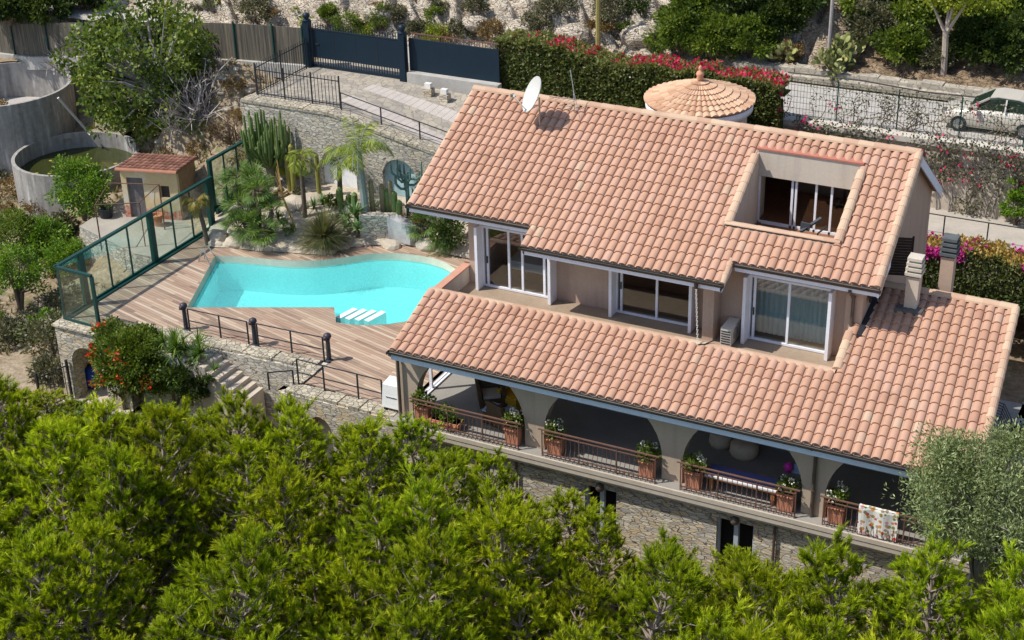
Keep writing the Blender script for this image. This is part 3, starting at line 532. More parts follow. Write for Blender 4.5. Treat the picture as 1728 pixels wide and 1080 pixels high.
# ================================================================ pool deck
poolpx=[(363,431.7),(393.7,432.6),(430.7,435.4),(466,438.6),(499,440.4),(530,440),(560,437.5),(590,433.5),(620,429.3),(650,427.6),(677,428.2),(714,432.6),(740,439.5),(757,447)]
PO=[at(*p,z=0)[:2] for p in poolpx]
PO+= [V(-3.45,10.2),V(-2.95,9.4),V(-2.75,8.5),V(-2.8,7.6),V(-3.1,6.8)]+[at(*p,z=0)[:2] for p in ((690,541),(668,545.5),(640,548.5),(600,548.5),(567,544.5),(564,519),(316,519))]
dkpx=[(354,418),(394,419),(437,425),(479,426),(507,429),(538.6,431),(562,428),(588,419),(618,415),(657,414),(699,416),(733,425),(754,430)]
def smooth_(P,i0,i1,k=4):
    out=list(P[:i0])
    for i in range(i0,i1):
        a,b,c,d=P[max(i-1,i0)],P[i],P[i+1],P[min(i+2,i1)]
        for j in range(k): t_=j/k; out.append(.5*((2*b)+(c-a)*t_+(2*a-5*b+4*c-d)*t_*t_+(3*b-a-3*c+d)*t_**3))
    return out+list(P[i1:])
PO=smooth_(PO,0,len(PO)-3)
DKB=[at(*p,z=0)[:2] for p in dkpx]
DK=[V(-15.0,.82),V(-13.2,.78),V(-12.4,1.6),V(-10.5,1.95),V(-4.2,2.1),V(-4.22,.45),V(-.3,.36),V(-.3,4.7),V(-.02,4.7),V(-.02,11.6),V(-3.3,11.5)]+DKB[::-1]+[V(-15.0,9.9)]
def fill(loops,z,name):
    bm=bmesh.new()
    for L in loops:
        vs=[bm.verts.new((p[0],p[1],z)) for p in L]
        for i in range(len(vs)): bm.edges.new((vs[i],vs[(i+1)%len(vs)]))
    bmesh.ops.triangle_fill(bm,use_beauty=True,use_dissolve=False,edges=bm.edges)
    for q in bm.faces:
        q.normal_update()
        if q.normal.z<0: q.normal_flip()
    me=bpy.data.meshes.new(name); bm.to_mesh(me); bm.free(); return me
t=NT('deck_boards'); g=t.coord((1,1,1),R(14.8)); sx=t.n('SeparateXYZ'); t.l(g,sx.inputs[0])
def mth(t,op,a,b=None,c=None):
    x=t.n('Math',operation=op)
    for i,v in enumerate((a,b,c)):
        if v is None: continue
        if isinstance(v,(int,float)): x.inputs[i].default_value=v
        else: t.l(v,x.inputs[i])
    return x.outputs[0]
row=mth(t,'FLOOR',mth(t,'DIVIDE',sx.outputs[1],.135)); fr=mth(t,'FRACT',mth(t,'DIVIDE',sx.outputs[1],.135))
wn=t.n('TexWhiteNoise',noise_dimensions='1D'); t.l(row,wn.inputs['W']); colm=mth(t,'FLOOR',mth(t,'DIVIDE',mth(t,'ADD',sx.outputs[0],mth(t,'MULTIPLY',wn.outputs['Value'],3.1)),2.6))
w2=t.n('TexWhiteNoise',noise_dimensions='2D'); cx=t.n('CombineXYZ'); t.l(row,cx.inputs[0]); t.l(colm,cx.inputs[1]); t.l(cx.outputs[0],w2.inputs['Vector'])
c=t.ramp(w2.outputs['Value'],[(0,(.13,.08,.055)),(.25,(.26,.17,.115)),(.5,(.38,.265,.185)),(.68,(.27,.155,.10)),(.85,(.45,.335,.235)),(1,(.52,.43,.33))])
gr=t.n('Mapping'); gr.inputs['Rotation'].default_value=(0,0,R(14.8)); gr.inputs['Scale'].default_value=(1.2,22,1); gg=t.n('NewGeometry'); t.l(gg.outputs['Position'],gr.inputs[0]); c=t.mix(.3,c,t.ramp(t.noise(1,5,gr.outputs[0]),[(.3,(.2,.12,.08)),(.7,(.62,.48,.38))]))
c=t.mix(t.ramp(t.noise(.35,4),[(.48,(0,0,0)),(.7,(.35,.35,.35))]),c,(.46,.38,.28)); ed=t.ramp(fr,[(0,(0,0,0)),(.09,(1,1,1)),(.91,(1,1,1)),(1,(0,0,0))]); c=t.mix(ed,(.12,.07,.05),c); t.bump(ed,.5,.01); mDeck=t.col(c,.75)
struct('pool_deck',fill([DK,PO],0.0,'deck'),mDeck)
# pool
cen=sum(PO)/len(PO)
pool=thing('swimming_pool','curved freeform swimming pool of turquoise water in the wooden deck','swimming pool',(cen[0],cen[1],0))
m=MB(); n=len(PO)
for i in range(n):
    a,b=PO[i],PO[(i+1)%n]; m.add([(*a,.012),(*b,.012),(*b,-.34),(*a,-.34)],[(0,1,2,3)])
obj('pool_lip',m,mat('sand_pool_lip',(.62,.57,.46),.7,.1,3,.1),pool)
m=MB()
def inset(P,d): 
    out=[]
    for i in range(len(P)):
        t_=nrm(P[(i+1)%len(P)]-P[i-1]); out.append(P[i]+V(-t_[1],t_[0])*d)
    return out
PI2=inset(PO,-.02) if sum(PO[i][0]*PO[(i+1)%n][1]-PO[(i+1)%n][0]*PO[i][1] for i in range(n))<0 else inset(PO,.02)
for i in range(n):
    a,b=PI2[i],PI2[(i+1)%n]; m.add([(*a,-.325),(*b,-.325),(*b,-1.5),(*a,-1.5)],[(0,1,2,3)])
bas=mat('turquoise_pool_liner',(.60,.86,.85),.8,.05,1.5,0)
obj('basin_wall',m,bas,pool); obj('basin_floor',fill([PI2],-1.5,'pf'),bas,pool)
t=NT('pool_water'); tr=t.n('BsdfTransparent'); tr.inputs[0].default_value=(.50,.94,.955,1); gl=t.n('BsdfGlossy'); gl.inputs['Roughness'].default_value=.06
df=t.n('BsdfDiffuse'); df.inputs[0].default_value=(.20,.76,.79,1); bp=t.n('Bump'); bp.inputs['Strength'].default_value=.6; bp.inputs['Distance'].default_value=.06; t.l(t.noise(7,3),bp.inputs['Height']); t.l(bp.outputs[0],gl.inputs['Normal']); t.l(bp.outputs[0],df.inputs['Normal'])
fn=t.n('Fresnel'); fn.inputs[0].default_value=1.33; t.l(bp.outputs[0],fn.inputs['Normal']); mx=t.n('MixShader'); mx.inputs[0].default_value=.30; t.l(tr.outputs[0],mx.inputs[1]); t.l(df.outputs[0],mx.inputs[2])
m2=t.n('MixShader'); t.l(fn.outputs[0],m2.inputs[0]); t.l(mx.outputs[0],m2.inputs[1]); t.l(gl.outputs[0],m2.inputs[2]); t.l(m2.outputs[0],t.out.inputs[0])
obj('pool_water',fill([PI2],-.26,'pw'),t.m,pool)
for k in range(4):
    a=at(574+k*16,535+2.4*k,z=-.3-.02*k); m=MB(); m.obox((a[0]+.1,a[1]+.30,-1.5),.23,.95,1.25-.003*k,R(-12)); obj('pool_step',m,mat('white_pool_step',(.78,.80,.76),.7,.05,3,0),pool)
t=thing('pool_ladder','curved steel ladder rails at the far left corner of the pool','ladder',(-12.6,7.2,0))
for (b0,tp,e0) in ((( 335,442),(341,421),(362,470)),((345,437),(347,414),(369,447))):
    a=at(*b0,z=0); p=at(*tp,x=a[0]+.12); q=at(e0[0],e0[1]-8,z=-.3); m=MB(); m.tube([a,a+(p-a)*.7,p,p+(q-p)*.2+V(0,0,.08),p+(q-p)*.6,q,q+V(.1,-.05,-.9)],.022,6); obj('rail',m,mSteel,t)
m=MB()
for k in range(3): m.beam(q+V(.03*k,-.02*k,-.1-.3*k),q+V(-.5,-.5,-.1-.3*k),.05,.03)
obj('rung',m,mSteel,t)
# retaining wall under the deck edge
wl=thing('retaining_wall','rubble stone retaining wall under the front edge of the wooden deck','wall',(-7,1,-3))
m=MB(); m.hexa([(-12.5,1.0,-4.5),(-10.4,1.2,-4.5),(-10.4,1.95,-4.5),(-12.5,1.6,-4.5)],[(-12.5,1.0,-.05),(-10.4,1.2,-.05),(-10.4,1.95,-.05),(-12.5,1.6,-.05)])
m.hexa([(-10.4,1.2,-4.5),(-4.65,1.35,-4.5),(-4.25,2.08,-4.5),(-10.4,1.95,-4.5)],[(-10.4,1.2,-.05),(-4.65,1.35,-.05),(-4.25,2.08,-.05),(-10.4,1.95,-.05)])
m.hexa([(-4.9,-.3,-4.5),(-4.28,.4,-4.5),(-4.26,2.07,-4.5),(-4.8,1.4,-4.5)],[(-4.9,-.3,-.06),(-4.28,.4,-.06),(-4.26,2.07,-.06),(-4.8,1.4,-.06)])
obj('stone_face',m,mStone2,wl)
fr=MB(); cols=[(-4.9,-3.75),(-2.75,-1.85),(-.95,-.33)]
def sl(a,b,za,zb): fr.hexa([(a,-.3,za),(b,-.3,zb),(b,.36,zb),(a,.36,za)],[(a,-.3,-.06),(b,-.3,-.06),(b,.36,-.06),(a,.36,-.06)])
for a,b in cols: sl(a,b,-4.5,-4.5)
for (a,b),(c,d) in zip(cols[:-1],cols[1:]):
    for k in range(12):
        t0,t1=-math.cos(PI*k/12),-math.cos(PI*(k+1)/12); g=lambda q:-1.3+.62*math.sqrt(max(0,1-q*q)); sl((b+c)/2+(c-b)/2*t0,(b+c)/2+(c-b)/2*t1,g(t0),g(t1))
obj('arched_face',fr,mStone,wl); m=MB(); m.box(-4.2,-.4,.37,.45,-4.5,-.1); obj('niche_plaster',m,mat('whitewash',(.62,.62,.62),.9,.08,2,.1),wl)
m=MB()
def copstones(p,q,w,z,n):
    p=V(*p);q=V(*q);d=(q-p)/n
    for k in range(n):
        a=p+d*(k+.03);b=p+d*(k+.97); s=nrm(V(-d[1],d[0]))*w*(.9+.2*random.random())/2; h=.05+.04*random.random()
        m.hexa([(*(a-s),z-.08),(*(b-s),z-.08),(*(b+s),z-.08),(*(a+s),z-.08)],[(*(a-s),z+h),(*(b-s),z+h),(*(b+s),z+h),(*(a+s),z+h)])
copstones((-12.4,1.3),(-10.4,1.58),.6,-.03,5); copstones((-10.4,1.58),(-4.55,1.75),.62,-.03,14); copstones((-4.55,1.7),(-4.58,.1),.5,-.03,4); copstones((-4.6,.04),(-.35,.02),.6,-.03,10); obj('coping',m,mCoping,wl)
st=thing('stone_stairs','short flight of stone steps descending beside the retaining wall under the pool terrace','stairs',(-9,.7,-1))
m=MB(); p=at(352,606,y=.75); m.box(-11.2,p[0]-.004,.25,1.19,-4.2,p[2]+.1); obj('stair_wall',m,mStone2,st)
for k in range(7):
    p=at(352+11.5*k,606+9.2*k,y=.75); p2=at(352+11.5*(k+1),606+9.2*(k+1),y=.75); m=MB(); m.box(p[0],p2[0],.15,1.2,-4.2,p[2]); obj('tread',m,mSlabTop,st)
# bollards and deck railings
def bollard(x,y,label):
    t=thing('bollard','%s'%label,'bollard',(x,y,0),'bollards along the pool deck rail'); m=MB(); m.lathe((0,0,-.02),[(.14,0),(.14,.04),(.085,.06),(.075,.82),(.10,.86)],12); obj('post',m,mat('bollard_iron',(.045,.05,.065),.5,.2,5,0,.2),t,local=True,smooth=False)
    m=MB(); m.lathe((0,0,.84),[(.02,0),(.12,.04),(.15,.10),(.13,.17),(.06,.22),(.0,.235)],12); m.obox((0,-.14,.86),.12,.1,.12); obj('cap',m,mat('bollard_cap',(.05,.045,.06),.45,.3,7,0,.2),t,local=True,smooth=True)
bollard(-10.4,2.06,'dark iron bollard leftmost on the pool deck rail, nearest the flowering bush'); bollard(-7.4,2.1,'dark iron bollard in the middle of the pool deck rail'); bollard(-4.36,2.2,'dark iron bollard at the right end of the pool deck rail')
def rail(name,label,posts,h,mid,mm,ext=None,r=.022,levels=None,cat='railing'):
    t=thing(name,label,cat,posts[0]); m=MB(); hs=levels or (h,mid)
    for L in hs:
        P=[V(*p)+V(0,0,L) for p in posts]; m.tube(P,r,6)
    if ext: m.tube([V(*p) for p in ext],r,6)
    obj('rail',m,mm,t)
    for p in posts: m=MB(); m.beam(V(*p)+V(0,0,-.05),V(*p)+V(0,0,h),.045); obj('post',m,mm,t)
    return t
rail('deck_railing','thin black railing between the left and middle iron bollards of the deck',[(-10.15,1.95,0),(-8.8,1.98,0),(-7.6,2.0,0)],.92,.45,mBlk)
rail('deck_railing','thin black railing between the middle and right iron bollards of the deck',[(-7.2,2.02,0),(-5.8,2.05,0),(-4.5,2.1,0)],.92,.45,mBlk)
rail('deck_railing','thin black railing along the lower deck beside the white box',[(-4.35,.28,0),(-3.3,.26,0),(-1.95,.24,0),(-1.0,.21,0)],1.0,.5,mBlk)
rail('handrail','short low black handrail stepping down from the left end of the lower deck railing',[(-5.35,-.05,-.2),(-4.5,.2,-.05)],.62,.62,mBlk)
t=thing('storage_box','white plastic cabinet with sloping lid at the deck end beside the downpipe','cabinet',(-.56,.30,0))
m=MB(); m.hexa([(-.36,-.28,.14),(.36,-.28,.14),(.36,.28,.14),(-.36,.28,.14)],[(-.33,-.2,.95),(.33,-.2,.95),(.33,.28,1.02),(-.33,.28,1.02)]); obj('body',m,mat('white_plastic',(.78,.78,.76),.4,.04,3,0),t,local=True)
m=MB(); m.box(-.2,.2,-.262,-.235,.52,.55); obj('handle',m,mSteel,t,local=True); m=MB()
for x in (-.25,.25): m.tube([(x-.04,-.2,.08),(x+.04,-.2,.08)],.08,10); m.tube([(x-.04,.2,.08),(x+.04,.2,.08)],.08,10)
obj('wheel',m,mBlk,t,local=True)
# ================================================================ glass windbreaks
def windbreak(label,x,y0,y1,z0,z1,posts,ret=None):
    t=thing('glass_windbreak',label,'glass fence',(x,y0,z0)); m=MB(); m.beam((x,y0-.06,z1),(x,y1,z1),.14,.09); m.beam((x,y0,z0+.06),(x,y1,z0+.06),.08,.09); m.box(x+.08,x+.2,y0,y1,z0-.2,z0+.05)
    if ret: m.beam((x,y0,z1),(*ret,z1),.12,.09); m.beam((x,y0,z0+.06),(*ret,z0+.06),.06,.08)
    obj('frame_rail',m,mGreen,t); ps=[p for p,_ in posts]
    for p,w in posts: m=MB(); m.box(x-w/2*.6,x+w/2*.6,p-w/2,p+w/2,z0-.1,z1-.04); obj('post',m,mGreen,t)
    if ret: m=MB(); m.obox((*ret,z0-.1),.11,.11,z1-z0+.06); obj('post',m,mGreen,t)
    for a,b in zip(ps[:-1],ps[1:]): m=MB(); m.box(x-.008,x+.008,a+.04,b-.04,z0+.1,z1-.04); obj('pane',m,mFGlass,t)
    if ret: m=MB(); m.beam((x+.06,y0-.01,(z0+z1)/2),(ret[0]-.05,ret[1],(z0+z1)/2),.016,z1-z0-.15); obj('pane',m,mFGlass,t)
pf=[((111,540),.11),((148,514),.26),((190,480.5),.07),((224,457.5),.07),((262,437),.26),((297,415),.07),((327,395.5),.07),((358,377),.26)]
windbreak('long green framed glass windbreak along the left edge of the pool deck',-15.03,.82,10.25,0,2.15,[(at(*p,x=-15.03)[1],w) for p,w in pf],(-13.3,.74))
windbreak('short raised green framed glass panel at the far end of the pool deck windbreak',-15.2,10.4,13.2,.62,2.76,[(10.45,.2),(11.4,.07),(12.3,.07),(13.15,.12)])
# ================================================================ stone archway at the deck corner
aw=thing('stone_archway','rubble stone archway under the corner of the glass windbreak','archway',(-14,.8,-3))
m=MB(); ac=[(-15.12,-14.55),(-13.05,-12.45)]
def sl2(a,b,za,zb): m.hexa([(a,.38,za),(b,.38,zb),(b,.92,zb),(a,.92,za)],[(a,.38,-.06),(b,.38,-.06),(b,.92,-.06),(a,.92,-.06)])
for a,b in ac: sl2(a,b,-3.6,-3.6)
for k in range(16):
    t0,t1=-math.cos(PI*k/16),-math.cos(PI*(k+1)/16); g=lambda q:-1.45+.72*math.sqrt(max(0,1-q*q)); sl2(-13.8+.75*t0,-13.8+.75*t1,g(t0),g(t1))
m.box(-12.45,-12.1,.55,3.8,-3.6,-.08); m.box(-15.12,-14.75,.92,1.6,-3.6,-.08); obj('arch_wall',m,mStone,aw)
m=MB(); n=9
for k in range(5): m.box(-15.2+k*.55,-14.67+k*.55,.3,1.0,-.06,.0+.03*random.random()); 
obj('coping',m,mCoping,aw); m=MB(); m.box(-15.1,-12.1,0,4.0,-3.3,-3.02); obj('floor_slab',m,mSlabTop,aw)
t=thing('plastic_drum','blue plastic drum standing inside the stone archway','drum',(at(155,640,y=1.35)[0],1.35,-3.02));
m=MB(); m.lathe((0,0,0),[(.2,0),(.27,.1),(.29,.4),(.27,.7),(.2,.84),(.1,.88)],16); obj('body',m,mat('blue_plastic',(.02,.06,.40),.4,.1,3,0),t,True,local=True); m=MB(); m.lathe((0,0,.86),[(.1,0),(.1,.06),(0,.07)],10); obj('lid',m,mBlk,t,local=True)
m=MB(); m.grid([[(x,y,gz(x,y)*0-3.02+.05*math.sin(x*3+y)) for x in np.arange(-14.9,-9.5,.4)] for y in np.arange(-3.4,.5,.4)]); struct('lawn_patch',m,mat('lawn_soil',(.10,.17,.03),.9,.3,6,.3))
def barfence(name,label,p,q,h,sp=.13,bw=.02,spike=.08,mm=mBlk,pw=.05,nseg=2,z0=None,cat='fence'):
    t=thing(name,label,cat,p); p=V(*p);q=V(*q);L=np.linalg.norm((q-p)[:2]);n=int(L/sp); m=MB()
    for k in range(n+1): a=p+(q-p)*k/n; m.beam(a+V(0,0,.04),a+V(0,0,h+spike),bw)
    m.beam(p+V(0,0,.12),q+V(0,0,.12),.035); m.beam(p+V(0,0,h-.1),q+V(0,0,h-.1),.035); obj('bar_panel',m,mm,t)
    for k in range(nseg+1): a=p+(q-p)*k/nseg; m=MB(); m.beam(a-V(0,0,.1),a+V(0,0,h+spike+.05),pw); obj('post',m,mm,t)
    return t
a=at(122,672,z=-3.0);b=at(72,695,z=-3.1); barfence('iron_gate','black iron bar gate left of the stone archway',a,b,1.5,.14,cat='gate',nseg=1,pw=.08)
# ================================================================ garden behind the pool
gx=np.linspace(-15.3,.2,60); 
def bky(x):
    P=sorted([tuple(p) for p in DKB]+[(-15.2,9.9),(.2,11.6)]); return np.interp(x,[p[0] for p in P],[p[1] for p in P])
def garden_z(x,y):
    b=bky(x); s=np.clip((np.asarray(y)-b)/(13.9-b),0,1); return .03+1.0*s**.8+.22*(fbm(np.asarray(x)*1.1,np.asarray(y)*1.1,3)-.47)*np.minimum(1,s*4)
rows=[]
for j in range(26): 
    s=j/25; rows.append([(x,bky(x)*(1-s)+13.95*s,float(garden_z(x,bky(x)*(1-s)+13.95*s))) for x in gx])
m=MB(); m.grid(rows); t=NT('garden_soil'); g=t.ramp(t.noise(2.2,6),[(.3,(.30,.24,.17)),(.45,(.44,.37,.28)),(.6,(.52,.46,.37)),(.75,(.30,.22,.14))]); g=t.mix(.4,g,t.ramp(t.noise(12,5),[(.35,(.18,.14,.10)),(.7,(.64,.57,.47))])); t.bump(t.noise(8,5),.7,.06); mGS=t.col(g,.95); struct('garden_bed',m,mGS,True)
# garden rocks
def rock(name,x,y,z,s,label,cat='rock',group=None,mm=None,fl=.6):
    bm=bmesh.new(); bmesh.ops.create_icosphere(bm,subdivisions=2,radius=1)
    ph=rng.random(3)*9
    for v in bm.verts:
        c=v.co; k=1+.5*(float(fbm(c.x*1.3+ph[0],c.y*1.3+c.z+ph[1],3))-.45); v.co=Vector((c.x*k*s[0],c.y*k*s[1],c.z*k*s[2]))
    me=bpy.data.meshes.new(name); bm.to_mesh(me); bm.free(); o=obj(name,me,mm or mRock); o.location=(x,y,z); return tag(o,label,cat,group)
for k in range(46):
    i=k/45; x=-14.6+i*13.6; y=bky(x)+.12+.15*random.random(); s=.10+.10*random.random()
    rock('edging_stone',x,y,.05,(s*1.4,s,s*.8),'pale rough stone edging the garden bed behind the pool deck','stone','stones edging the garden bed')
for px_,py_,s,lb in ((500,345,.5,'brown boulder under the tall cactus in the garden'),(527,338,.45,'dark boulder beside the slim palm trunk'),(600,352,.5,'pale boulder left of the grey palm trunk'),(660,400,.35,'flat pale rock near the pool curve'),(720,405,.4,'flat pale rock left of the villa corner'),(365,400,.4,'pale flat rock at the foot of the small palm'),(395,408,.35,'low pale rock under the fan palm clump')):
    z=.5; 
    for _ in range(5): p=at(px_,py_,z=z); z=float(garden_z(p[0],p[1]))
    rock('boulder',p[0],p[1],z,(s*1.3,s,s*.75),lb)
t=thing('stone_bed_wall','low rough stone retaining wall with a grey rendered end in the cactus garden','wall',(-6.5,12,.5))
a=at(608,398,z=.35);b=at(655,398,z=.3);c=at(692,408,z=.25); m=MB()
for p,q in ((a,b),): m.hexa([(*p[:2],.1),(*q[:2],.1),(*(q[:2]+V(.2,.5)),.1),(*(p[:2]+V(.2,.5)),.1)],[(*p[:2],1.25),(*q[:2],1.15),(*(q[:2]+V(.2,.5)),1.15),(*(p[:2]+V(.2,.5)),1.25)])
obj('stone_face',m,mStone2,t); m=MB(); p,q=b,c; m.hexa([(*p[:2],.1),(*q[:2],.1),(*(q[:2]+V(.2,.5)),.1),(*(p[:2]+V(.2,.5)),.1)],[(*p[:2],1.13),(*q[:2],.85),(*(q[:2]+V(.2,.5)),.85),(*(p[:2]+V(.2,.5)),1.13)]); obj('rendered_face',m,mat('grey_render',(.42,.42,.42),.9,.2,2,.2),t)
# ================================================================ driveway terrace
def drive_z(x,y): 
    f=np.clip((19.2-np.asarray(y))/4,0,1); return 4.3-np.maximum(0,np.asarray(x)+11.3)*.20*f
tw=thing('terrace_wall','tall dry stone wall under the driveway with whitewashed arched niches','wall',(-8,14,0))
NL=[(-15.75,at(546,300,y=13.8)[0]),(at(604,300,y=13.8)[0],at(648,300,y=13.8)[0]),(at(704,300,y=13.8)[0],1.5)]
m=MB()
def sl3(a,b,za,zb):
    ta,tb=float(drive_z(a,14.2))-.03,float(drive_z(b,14.2))-.03; m.hexa([(a,13.7,za),(b,13.7,zb),(b,14.15,zb),(a,14.15,za)],[(a,13.7,ta),(b,13.7,tb),(b,14.15,tb),(a,14.15,ta)])
for a,b in NL:
    k=max(1,int((b-a)/1.)); 
    for i in range(k): sl3(a+(b-a)*i/k,a+(b-a)*(i+1)/k,-1,-1)
tops=(at(575,250,y=13.8)[2],at(672,268,y=13.8)[2])
for (a,b),(c,d),zc in zip(NL[:-1],NL[1:],tops):
    for k in range(14):
        t0,t1=-math.cos(PI*k/14),-math.cos(PI*(k+1)/14); h=(c-b)/2; g=lambda q:zc-h+h*math.sqrt(max(0,1-q*q)); sl3((b+c)/2+h*t0,(b+c)/2+h*t1,g(t0),g(t1))
obj('stone_face',m,mStone2,tw)
for i,((a,b),(c,d)) in enumerate(zip(NL[:-1],NL[1:])):
    m=MB(); h=(c-b)/2+.1; cxx=(b+c)/2; m.grid([[(cxx+h*math.cos(PI*k/12),13.84+.14*math.sin(PI*k/12),z) for k in range(13)] for z in (0,1,2,tops[i]+.1)]); obj('niche_plaster',m,mat('niche_white',(.80,.81,.84),.9,.12,1.5,.1) if i==0 else mat('niche_blue',(.42,.60,.66),.9,.3,1.2,.1),tw,True)
m=MB(); 
for k in range(22):
    x=-15.7+k*.62; z=float(drive_z(x,14))-.03; z2=float(drive_z(x+.6,14))-.03; h=.03+.03*random.random(); m.hexa([(x,13.66,z-.08),(x+.6,13.66,z2-.08),(x+.6,14.35,z2-.08),(x,14.35,z-.08)],[(x,13.66,z+h),(x+.6,13.66,z2+h),(x+.6,14.35,z2+h),(x,14.35,z+h)])
obj('coping',m,mCoping,tw)
m=MB(); xg=np.linspace(-15.65,2,40); yg=np.linspace(14.16,20.7,14)
m.grid([[(x,y,float(drive_z(x,y))) for x in xg] for y in yg]); m.box(-15.65,-15.3,14.16,20.7,.5,4.28); struct('driveway',m,mPave)
def strip(A,B,w,n,label):
    t=thing('paver_track',label,'paving',(*A[:2],drive_z(*A[:2]))); m=MB(); A=V(*A[:2]);B=V(*B[:2]); s=nrm(V(-(B-A)[1],(B-A)[0]))*w/2
    for k in range(n):
        p=A+(B-A)*(k+.02)/n;q=A+(B-A)*(k+.98)/n; c=[p-s,q-s,q+s,p+s]; m.hexa([(*x,float(drive_z(*x))-.02) for x in c],[(*x,float(drive_z(*x))+.014) for x in c])
    obj('paver_row',m,mat('pale_pavers',(.47,.42,.38),.85,.1,2,.05),t)
def dhit(px,py):
    z=4.3
    for _ in range(8): p=at(px,py,z=z); z=float(drive_z(p[0],p[1]))
    return p
strip(dhit(583,166),dhit(752,240),.75,16,'pale paver wheel track on the driveway nearest the pool garden'); strip(dhit(620,147),dhit(775,205),.75,15,'pale paver wheel track on the driveway nearest the blue gate')
# low step fan in drive, iron fences, rails
zc=lambda x,y:float(drive_z(x,y))
barfence('iron_fence','black spiked iron fence along the wall top above the tall cactus',(-15.3,14.35,4.3),(-11.2,14.4,4.3),1.25,.17,nseg=3)
barfence('iron_fence','black spiked iron fence running from the blue gate along the left edge of the driveway',(-15.45,14.5,4.25),(-15.45,18.3,4.25),1.3,.17,nseg=2)
rail('driveway_railing','sloping black two bar railing along the driveway edge beside the roof',[(x,14.3,zc(x,14.3)) for x in (-11.1,-9.2,-7.4,-5.6,-3.8)],.75,.35,mBlk)
# blue gate
gt=thing('sliding_gate','solid navy blue sliding gate with a row of bars along top and bottom','gate',(-13,18.6,4.3))
m=MB(); m.box(-15.2,-10.75,18.58,18.66,4.75,6.0); obj('gate_panel',m,mNavy,gt); m=MB()
for k in range(1,4): m.box(-15.2+k*1.11,-15.18+k*1.11,18.572,18.58,4.76,5.99)
m.box(-15.05,-14.85,18.55,18.58,5.35,5.42); obj('panel_seam',m,mBlk,gt)
m=MB(); m.box(-15.2,-10.75,18.56,18.68,4.34,4.44); m.box(-15.2,-10.75,18.57,18.67,6.02,6.07)
for k in range(34):
    x=-15.15+k*.132; m.box(x,x+.03,18.6,18.63,4.44,4.75); m.box(x,x+.025,18.6,18.625,6.07,6.32)
obj('gate_bars',m,mNavy,gt)
def pillar(x,label):
    t=thing('gate_pillar',label,'pillar',(x,18.55,4.25)); m=MB(); m.obox((0,0,0),.30,.30,2.15); obj('shaft',m,mNavy,t,local=True); m=MB(); m.lathe((0,0,2.15),[(.19,0),(.19,.05),(.08,.08),(.15,.16),(.17,.24),(.13,.33),(.0,.38)],12); obj('ball_cap',m,mNavy,t,True,local=True)
pillar(-15.4,'navy blue gate pillar at the left end of the sliding gate'); pillar(-10.55,'navy blue gate pillar between the sliding gate and the solid panel')
t=thing('blue_panel_fence','solid navy blue metal panel fence on a low concrete wall right of the gate','fence',(-8.3,18.7,4.3))
m=MB(); m.box(-10.35,-6.0,18.72,18.8,4.72,6.15); obj('panel',m,mNavy,t); m=MB()
for k in range(33): m.box(-10.3+k*.13,-10.275+k*.13,18.75,18.775,6.15,6.42)
m.box(-10.35,-6,18.74,18.79,6.36,6.4); obj('spike_row',m,mBrown,t); m=MB(); m.box(-10.3,-5.9,18.35,18.71,3.4,4.72); obj('wall_base',m,mConc,t)
for px_,py_,lb in ((724,160,'short stone pier with a white meter box beside the blue gate pillar'),(751,170,'short stone pier with a white meter box nearest the roof')):
    p=dhit(px_,py_); t=thing('meter_pier',lb,'stone pier',p); m=MB(); m.obox((0,0,-.3),.4,.34,.6); obj('stone_pier',m,mStone,t,local=True); m=MB(); m.obox((0,-.02,.31),.28,.2,.22); obj('meter_box',m,mat('meter_box_white',(.72,.70,.66),.5,.05,3,0),t,local=True)
# reed fence
t=thing('reed_fence','brown reed screen fence on green posts behind the large fig tree','fence',(-24,19,2)); FP=[(-41,20.0,1.9),(-33,19.6,2.25),(-27,19.3,3.1),(-22.5,18.6,3.8),(-19,18.3,4.2),(-15.6,18.6,4.3)]
m=MB(); FPa=np.array(FP)
for i in range(140):
    s=i/139*25.4; x=-41+s; y=np.interp(x,FPa[:,0],FPa[:,1]); z=np.interp(x,FPa[:,0],FPa[:,2]); 
    if i: m.hexa([(lx,ly,lz-.1),(x,y,z-.1),(x,y+.04,z-.1),(lx,ly+.04,lz-.1)],[(lx,ly,lz+1.72),(x,y,z+1.72),(x,y+.04,z+1.72),(lx,ly+.04,lz+1.72)],random.random())
    lx,ly,lz=x,y,z
tr=NT('reeds'); g=tr.coord((9,9,.35)); c=tr.ramp(tr.noise(1.6,4,g),[(.3,(.04,.04,.036)),(.5,(.10,.088,.07)),(.7,(.18,.155,.115))]); tr.bump(tr.noise(1.6,4,g),.6,.03); obj('reed_screen',m,tr.col(c,.95),t)
for x in (-40,-37,-34,-31.6,-29,-26.5,-24,-21.5,-19.2,-17.2,-15.7):
    y=np.interp(x,FPa[:,0],FPa[:,1]);z=np.interp(x,FPa[:,0],FPa[:,2]); m=MB(); m.beam((x,y-.05,z-.2),(x,y-.05,z+1.85),.06); obj('post',m,mGreen,t)
m=MB(); 
for a,b in zip(FP[:-1],FP[1:]): m.hexa([(a[0],a[1]-.2,a[2]-.6),(b[0],b[1]-.2,b[2]-.6),(b[0],b[1]+.15,b[2]-.6),(a[0],a[1]+.15,a[2]-.6)],[(a[0],a[1]-.2,a[2]+.05),(b[0],b[1]-.2,b[2]+.05),(b[0],b[1]+.15,b[2]+.05),(a[0],a[1]+.15,a[2]+.05)])
obj('base_wall',m,mConc,t)
